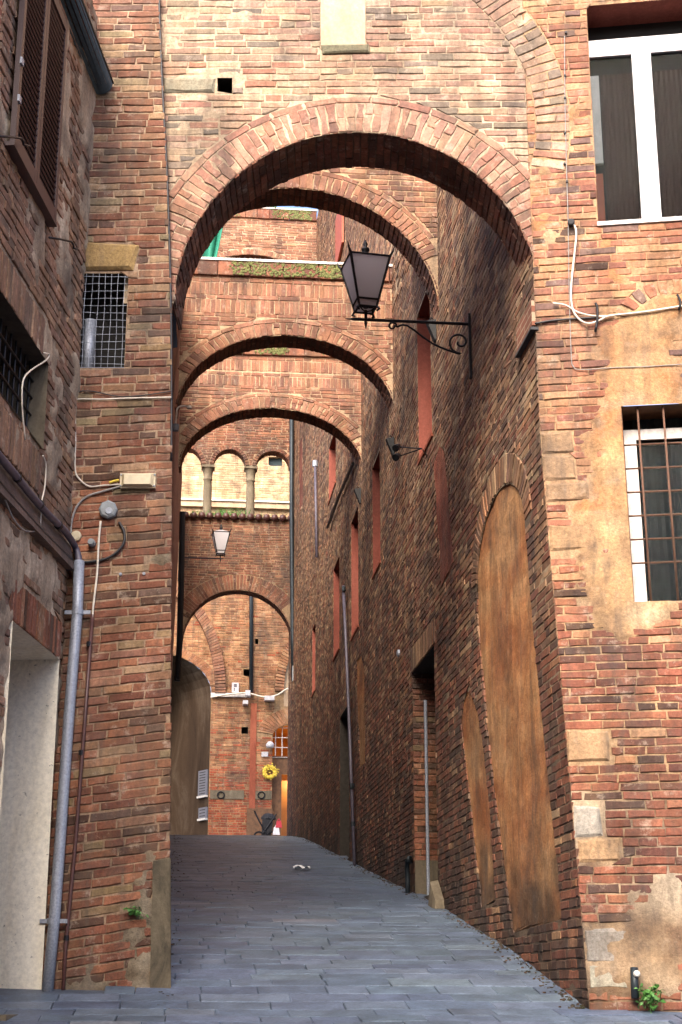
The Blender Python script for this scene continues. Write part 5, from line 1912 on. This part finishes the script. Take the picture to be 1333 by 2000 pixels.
for (x, y), lb in (((853, 645), 'black wedge floodlight on the flank behind the lantern arm'), ((771, 872), 'black floodlight on the flank at the end of the third arch'), ((706, 968), 'black floodlight on the flank at the end of the fourth arch')):
    t = thing('floodlight', lb, 'floodlight', SA.P(x, y, 0), 'floodlights at the arch ends')
    u, v = SA.px(x, y)
    MB().hexa([SA.pt(u - .05, v - .14, .01), SA.pt(u + .05, v - .14, .01), SA.pt(u + .05, v - .14, .03), SA.pt(u - .05, v - .14, .03),
               SA.pt(u - .05, v + .12, .01), SA.pt(u + .05, v + .12, .01), SA.pt(u + .05, v + .1, .12), SA.pt(u - .05, v + .1, .12)]).build('housing', 'black_paint', t)
    MB().tube([SA.pt(u, v + .1, .0), SA.pt(u, v + .16, .06), SA.pt(u, v + .1, .09)], .01, 5).build('yoke', 'iron', t)
for x, y, lb in ((996, 655, 'upper iron ring on the flank under the front arch'), (992, 712, 'lower iron ring on the flank under the front arch')):
    c = Vector(SA.P(x, y, .05))
    P = [c + Vector((0, .035 * math.cos(a), .035 * math.sin(a))) + Vector((.03 * math.sin(a), 0, 0)) for a in [2 * math.pi * i / 12 for i in range(13)]]
    tag(MB().tube(P, .008, 6).build('wall_ring', 'rust', None), lb, 'ring')
o = MB().lathe(SA.P(781, 1276, .0), [(.05, 0), (.05, .03), (.02, .04)], 10, (-1, 0, 0)).build('wall_plate', 'galv'); tag(o, 'small pale round plate on the flank above the doorway', 'plate')
# meter box at the loggia corner
t = thing('meter_box', 'pale grey box fixed at the corner under the loggia wall', 'electrical box', S5.P(576, 1330, .2))
p = S5.px(576, 1318)
sbox(MB(), S5, p[0] - .08, p[0] + .08, p[1] - .2, p[1] + .2, .04, .22).build('box_body', 'grey_plastic', t)
sbox(MB(), S5, p[0] - .06, p[0] + .06, p[1] - .17, p[1] + .17, .221, .235).build('box_door', 'galv', t)
# bent lamp arm and dark fittings on the lane house edge
Z_ = lambda x, y, Yd: tuple(ray(x, y) * (Yd / ray(x, y)[1]))
t = thing('lamp_arm', 'thin white bent lamp arm on the shadowed lane house', 'lamp', Z_(345, 830, 16))
MB().tube([Z_(343, 832, 16), Z_(345, 812, 16), Z_(347, 798, 16), Z_(356, 793, 16), Z_(369, 795, 16)], .011, 6, 3).build('arm', 'cable_white', t, smooth=True)
MB().lathe(Z_(370, 796, 16), [(.03, -.01), (.022, .02)], 8).build('head', 'cable_white', t)
MB().lathe(Z_(343, 836, 16), [(.04, -.03), (.04, .04)], 8).build('base_box', 'grey_plastic', t)
o = MB().hexa([Z_(338, 680, 13), Z_(347, 678, 13), Z_(347, 678, 13.3), Z_(338, 680, 13.3), Z_(337, 605, 13), Z_(344, 605, 13), Z_(344, 605, 13.3), Z_(337, 605, 13.3)]).build('floodlight', 'iron'); tag(o, 'narrow black floodlight at the left springing of the front arch', 'floodlight')
o = MB().tube([Z_(357, 1000, 30), Z_(354, 1150, 30), Z_(351, 1260, 30), Z_(346, 1330, 30)], .06, 8).build('drainpipe', 'iron'); tag(o, 'black downpipe on the shadowed lane house edge', 'pipe')
# high window with shutter on the flank above the third arch
for px4, lb in (([(672, 400), (676, 490), (662, 500), (660, 420)], 'w8'),):
    oo = opening(px4)
    mb = MB(); sbox(mb, SA, oo[0], oo[1], oo[2], oo[3], .02, .06)
    mb.build('shutter', 'copper', house)
    v = oo[2] + .05

# ---- green cloth
t = MB()
n = 18; mrows = 12
cl = []
for j in range(mrows + 1):
    f = j / mrows
    for i in range(n + 1):
        g = i / n
        x = 440 - 4 * f - (1 - g) * (70 - 4 * f) - 14 * f * f * (1 - g) * 0
        y_ = 425 + 88 * f + (8 * math.sin(g * 3) if j == mrows else 0)
        Yd = 27 + .12 * math.sin(g * 16 + f * 1.5) * (0.4 + f)
        cl.append(Z_(x - (14 * f if g > .8 else 0), y_, Yd))
t.add(cl, [(j * (n + 1) + i, j * (n + 1) + i + 1, (j + 1) * (n + 1) + i + 1, (j + 1) * (n + 1) + i) for j in range(mrows) for i in range(n)])
o = t.build('hanging_cloth', 'cloth_green', None, smooth=True)
sm = o.modifiers.new('thick', 'SOLIDIFY'); sm.thickness = .012
tag(o, 'dark green cloth hanging in folds beyond the third arch', 'cloth')
o = MB().tube([Z_(360, 424, 27), Z_(442, 424, 27)], .012, 6).build('cloth_rail', 'iron'); tag(o, 'thin rail carrying the green cloth', 'rail')

# ---- plants
def weed(loc, nrm, r_, n, label, hang=0.3, leaf=.05):
    mb = MB()
    L = Vector(loc); N = Vector(nrm).normalized()
    for i in range(n):
        d = Vector((random.gauss(0, 1), random.gauss(0, 1), random.gauss(.3, .8))).normalized()
        if d.dot(N) < 0:
            d = d - N * d.dot(N) * 1.8
        tip = L + d * r_ * random.uniform(.5, 1.0) - Vector((0, 0, hang * r_ * random.random()))
        mb.tube([L, (L + tip) / 2 + Vector((0, 0, r_ * .12)), tip], [.003, .002, .001], 4)
        for k in range(5):
            f = .35 + .65 * k / 4
            c = L.lerp(tip, f) + Vector((0, 0, r_ * .1 * (1 - abs(2 * f - 1))))
            a = Vector((random.gauss(0, 1), random.gauss(0, 1), random.gauss(0, .7))).normalized()
            b = d.cross(a).normalized() if d.cross(a).length > .01 else Vector((1, 0, 0))
            s = leaf * random.uniform(.6, 1.2)
            mb.add([c, c + a * s * .5 + b * s * .28, c + a * s - Vector((0, 0, s * .25)), c + a * s * .5 - b * s * .28], [(0, 1, 2, 3)])
    return tag(mb.build('weed', 'leaf'), label, 'plant', 'weeds in the wall cracks')


weed(SR.P(1268, 1945, .06), SR.N, .13, 26, 'bright green weed at the foot of the corner house beside the pipe stub', leaf=.045)
weed(SP.P(264, 1784, .02), SP.N, .1, 14, 'small green weed growing from the bricks near the concrete corner guard', leaf=.035)
weed(SP.P(185, 1975, .04), SP.N, .1, 9, 'single leafy sprout at the foot of the brick pier', leaf=.06)
weed(S6.pt(S6.px(532, 412)[0], S6.px(532, 412)[1] + .06, -.1), (0, 0, 1), .3, 26, 'dark tuft growing on top of the high far bridge', hang=.1, leaf=.09)
gr_ = MB()
for i in range(420):
    g = random.random()
    u = XL - XR + .1 + (XR - XL - .2) * (random.gauss(.33, .16) if random.random() < .7 else random.random())
    if not (XL - XR + .05 < u < -.05):
        continue
    c = Vector(S5.pt(u, PAR + .08, random.uniform(-.25, .14)))
    h_ = random.uniform(.05, .22) * (1.3 if -2.1 < u < -1.2 else .7)
    l_ = Vector((random.gauss(0, .4), random.gauss(0, .4), 1)) * h_
    s_ = Vector((random.gauss(0, 1), random.gauss(0, 1), 0)).normalized() * .012
    gr_.add([c - s_, c + s_, c + l_], [(0, 1, 2)])
o = gr_.build('parapet_grass', 'leaf')
tag(o, 'grass and weeds sprouting along the loggia parapet', 'grass', None, 'stuff')

# ---- grit gathered along the foot of the walls
gm = MB()
for i in range(900):
    yy = 10.9 + 27 * random.random() ** 1.6
    if random.random() < .8:
        xx = XR + .0 - abs(random.gauss(0, .07)) - .01
    else:
        xx = -.1 + abs(random.gauss(0, .08))
    sz = random.uniform(.004, .014)
    c = Vector((xx, yy, street_z(yy) + sz * .3))
    a = random.uniform(0, 3)
    t_ = random.choice((srgb(78, 70, 60), srgb(64, 58, 52), srgb(96, 74, 60), srgb(88, 84, 74), srgb(66, 70, 48)))
    gm.box(c, sz * 1.6, sz, sz * .8, ((math.cos(a), math.sin(a), 0), (-math.sin(a), math.cos(a), 0), (0, 0, 1)), t_)
o = gm.build('grit', 'stone')
tag(o, 'grit and crumbs of brick along the foot of the flank', 'grit', None, 'stuff')

# ---- litter
c = Vector((0, 0, 0))
r0 = ray(590, 1699)
tl_ = 12
for _ in range(60):
    p = r0 * tl_
    if p[2] < street_z(p[1] / 1.0) + 0:
        break
    tl_ += .25
gy = 12.0
for k in range(400):
    gy += .05
    p = r0 * gy
    if p[2] <= street_z(p[1]):
        break
mb = MB()
n = 5
gv = []
for j in range(n):
    for i in range(n):
        gv.append((p[0] + (i - 2) * .06, p[1] + (j - 2) * .08, street_z(p[1] + (j - 2) * .08) + .02 + random.uniform(0, .05)))
mb.add(gv, [(j * n + i, j * n + i + 1, (j + 1) * n + i + 1, (j + 1) * n + i) for j in range(n - 1) for i in range(n - 1)])
o = mb.build('paper_scrap', 'paper'); tag(o, 'crumpled white paper scrap lying on the lane', 'litter')

# ---- far square: signs, wreath, pram
def fbox(name, x0, y0, x1, y1, d0, d1, mat, label, cat):
    a, b = fx(x0, y1), fx(x1, y0)
    o = sbox(MB(), SFH, a[0], b[0], a[1], b[1], d0, d1).build(name, mat)
    return tag(o, label, cat) if label else o


sg = thing('wall_sign', 'white notice plate on the far pillar above the impost', 'sign', SFH.P(459, 1355, 0))
a, b = fx(453, 1353), fx(467, 1334)
sbox(MB(), SFH, a[0], b[0], a[1], b[1], .03, .05).build('plate', 'white_frame', sg)
for i, f in enumerate((.78, .62, .4, .24)):
    vv_ = a[1] + (b[1] - a[1]) * f
    sbox(MB(), SFH, a[0] + .06, b[0] - (.06 if i < 2 else .12), vv_ - .02, vv_ + .02, .051, .054).build('print_line', 'conduit', sg)
fbox('security_camera', 474, 1372, 484, 1379, .05, .4, 'white_frame', 'small white security camera under the far impost', 'camera')
fbox('junction_box', 479, 1351, 489, 1361, .13, .25, 'white_frame', 'white box on the cable across the far pillar', 'electrical box')
fbox('floodlight', 516, 1363, 535, 1371, .05, .35, 'white_frame', 'white floodlight beside the shop arch', 'floodlight')
fbox('number_plate', 511, 1469, 524, 1478, .03, .05, 'white_frame', 'small white house plate beside the shop door', 'sign')
o = MB().lathe(SFH.P(528, 1455, .2), [(.03, -.1), (.12, -.08), (.13, .02), (.06, .1)], 12).build('dome_lamp', 'white_frame', None, smooth=True); tag(o, 'white dome lamp above the yellow wreath', 'lamp')
tag(wire(SFH, [(412, 1362), (440, 1357), (470, 1354), (490, 1355), (515, 1361), (540, 1358), (560, 1346), (580, 1338)], .025, .2, 'cable', 'cable_white'), 'pale cable sagging across the far pillar to the shop arch', 'cable')
wr = thing('wreath', 'yellow flower wreath hanging beside the shop doorway', 'wreath', SFH.P(527, 1520, .1))
c = Vector(SFH.P(527, 1508, .1))
P = [c + Vector((.16 * math.cos(a), 0, .16 * math.sin(a))) for a in [2 * math.pi * i / 16 for i in range(17)]]
MB().tube(P, .06, 8).build('ring', 'yellow', wr)
pet = MB()
for i in range(90):
    a = random.uniform(0, 6.28); r2 = .16 + random.gauss(0, .045)
    q = c + Vector((r2 * math.cos(a), -.05 - random.uniform(0, .03), r2 * math.sin(a)))
    v1 = Vector((random.gauss(0, 1), random.gauss(0, .4), random.gauss(0, 1))).normalized() * .045
    v2 = Vector((random.gauss(0, 1), random.gauss(0, .4), random.gauss(0, 1))).normalized() * .045
    pet.add([q, q + v1, q + v1 + v2, q + v2], [(0, 1, 2, 3)])
o = pet.build('petals', 'yellow', wr); o['kind'] = 'stuff'
# plaques in the passage mouth
for x0, y0, x1, y1, lb in ((390, 1503, 408, 1556, 'large grey inscribed plaque on the passage wall'), (391, 1576, 407, 1600, 'small grey plaque below the large one on the passage wall')):
    a, b = SF2.px(x0, y1), SF2.px(x1, y0)
    pq = thing('wall_plaque', lb, 'plaque', SF2.pt(a[0], a[1], 0))
    sbox(MB(), SF2, a[0], b[0], a[1], b[1], .01, .06).build('slab', 'plaque', pq)
    sbox(MB(), SF2, a[0], b[0], a[1] - .06, a[1] - .002, .01, .1).build('ledge', 'old_white', pq)
    k = 9 if y1 - y0 > 40 else 3
    for i in range(k):
        v_ = b[1] - (b[1] - a[1]) * (i + .8) / (k + .6)
        sbox(MB(), SF2, a[0] + .15 * (b[0] - a[0]), b[0] - .15 * (b[0] - a[0]), v_ - .012, v_ + .012, .061, .063).build('inscription_line', 'slate', pq)
# pram with bags
zb_ = street_z(44)
pr = thing('pram', 'black pushchair with bags parked by the shop door', 'pushchair', (Z_(523, 1625, 44)[0], 44, zb_))
pc = lambda x, y, dy=0: Z_(x, y, 44 + dy)
for dy in (-.2, .2):
    MB().tube([pc(498, 1586, dy), pc(504, 1598, dy), pc(522, 1632, dy), pc(530, 1640, dy)], .022, 6).build('frame_tube', 'iron', pr)
    MB().tube([pc(540, 1590, dy), pc(525, 1612, dy), pc(505, 1640, dy)], .022, 6).build('frame_tube', 'iron', pr)
    for x in (506, 532):
        c = Vector(pc(x, 1634, dy))
        P = [c + Vector((.13 * math.cos(a), 0, .13 * math.sin(a))) for a in [2 * math.pi * i / 14 for i in range(15)]]
        w_ = MB().tube(P, .025, 6).build('wheel', 'iron', pr)
MB().tube([pc(499, 1586, -.2), pc(497, 1584, 0), pc(499, 1586, .2)], .022, 6).build('handle', 'iron', pr)
MB().hexa([pc(511, 1632, -.18), pc(530, 1632, -.18), pc(530, 1632, .18), pc(511, 1632, .18), pc(513, 1597, -.18), pc(534, 1600, -.18), pc(534, 1600, .18), pc(513, 1597, .18)]).build('seat', 'black_cloth', pr)
MB().lathe(pc(525, 1598, 0), [(.02, .14), (.12, .12), (.2, .04), (.22, -.03)][::-1], 10).build('hood', 'black_cloth', pr)
for (x, y, m_, lb, s) in ((545, 1609, 'red_cloth', 'red bag hung on the pushchair', .1), (540, 1622, 'pink_cloth', 'white bag hung on the pushchair', .11)):
    c = pc(x, y, -.3)
    X_, Y_ = s * .9, s * .5
    o = MB().hexa([(c[0] + a * X_, c[1] + b * Y_, c[2] + z * s) for z, w in ((-1.1, 1), (.7, .7)) for a, b in ((-w, -w), (w, -w), (w, w), (-w, w))]).tube([(c[0] - s * .4, c[1], c[2] + s * .65), (c[0], c[1], c[2] + s * 1.4), (c[0] + s * .4, c[1], c[2] + s * .65)], .012, 5, 3).build('bag', m_)
    tag(o, lb, 'bag')
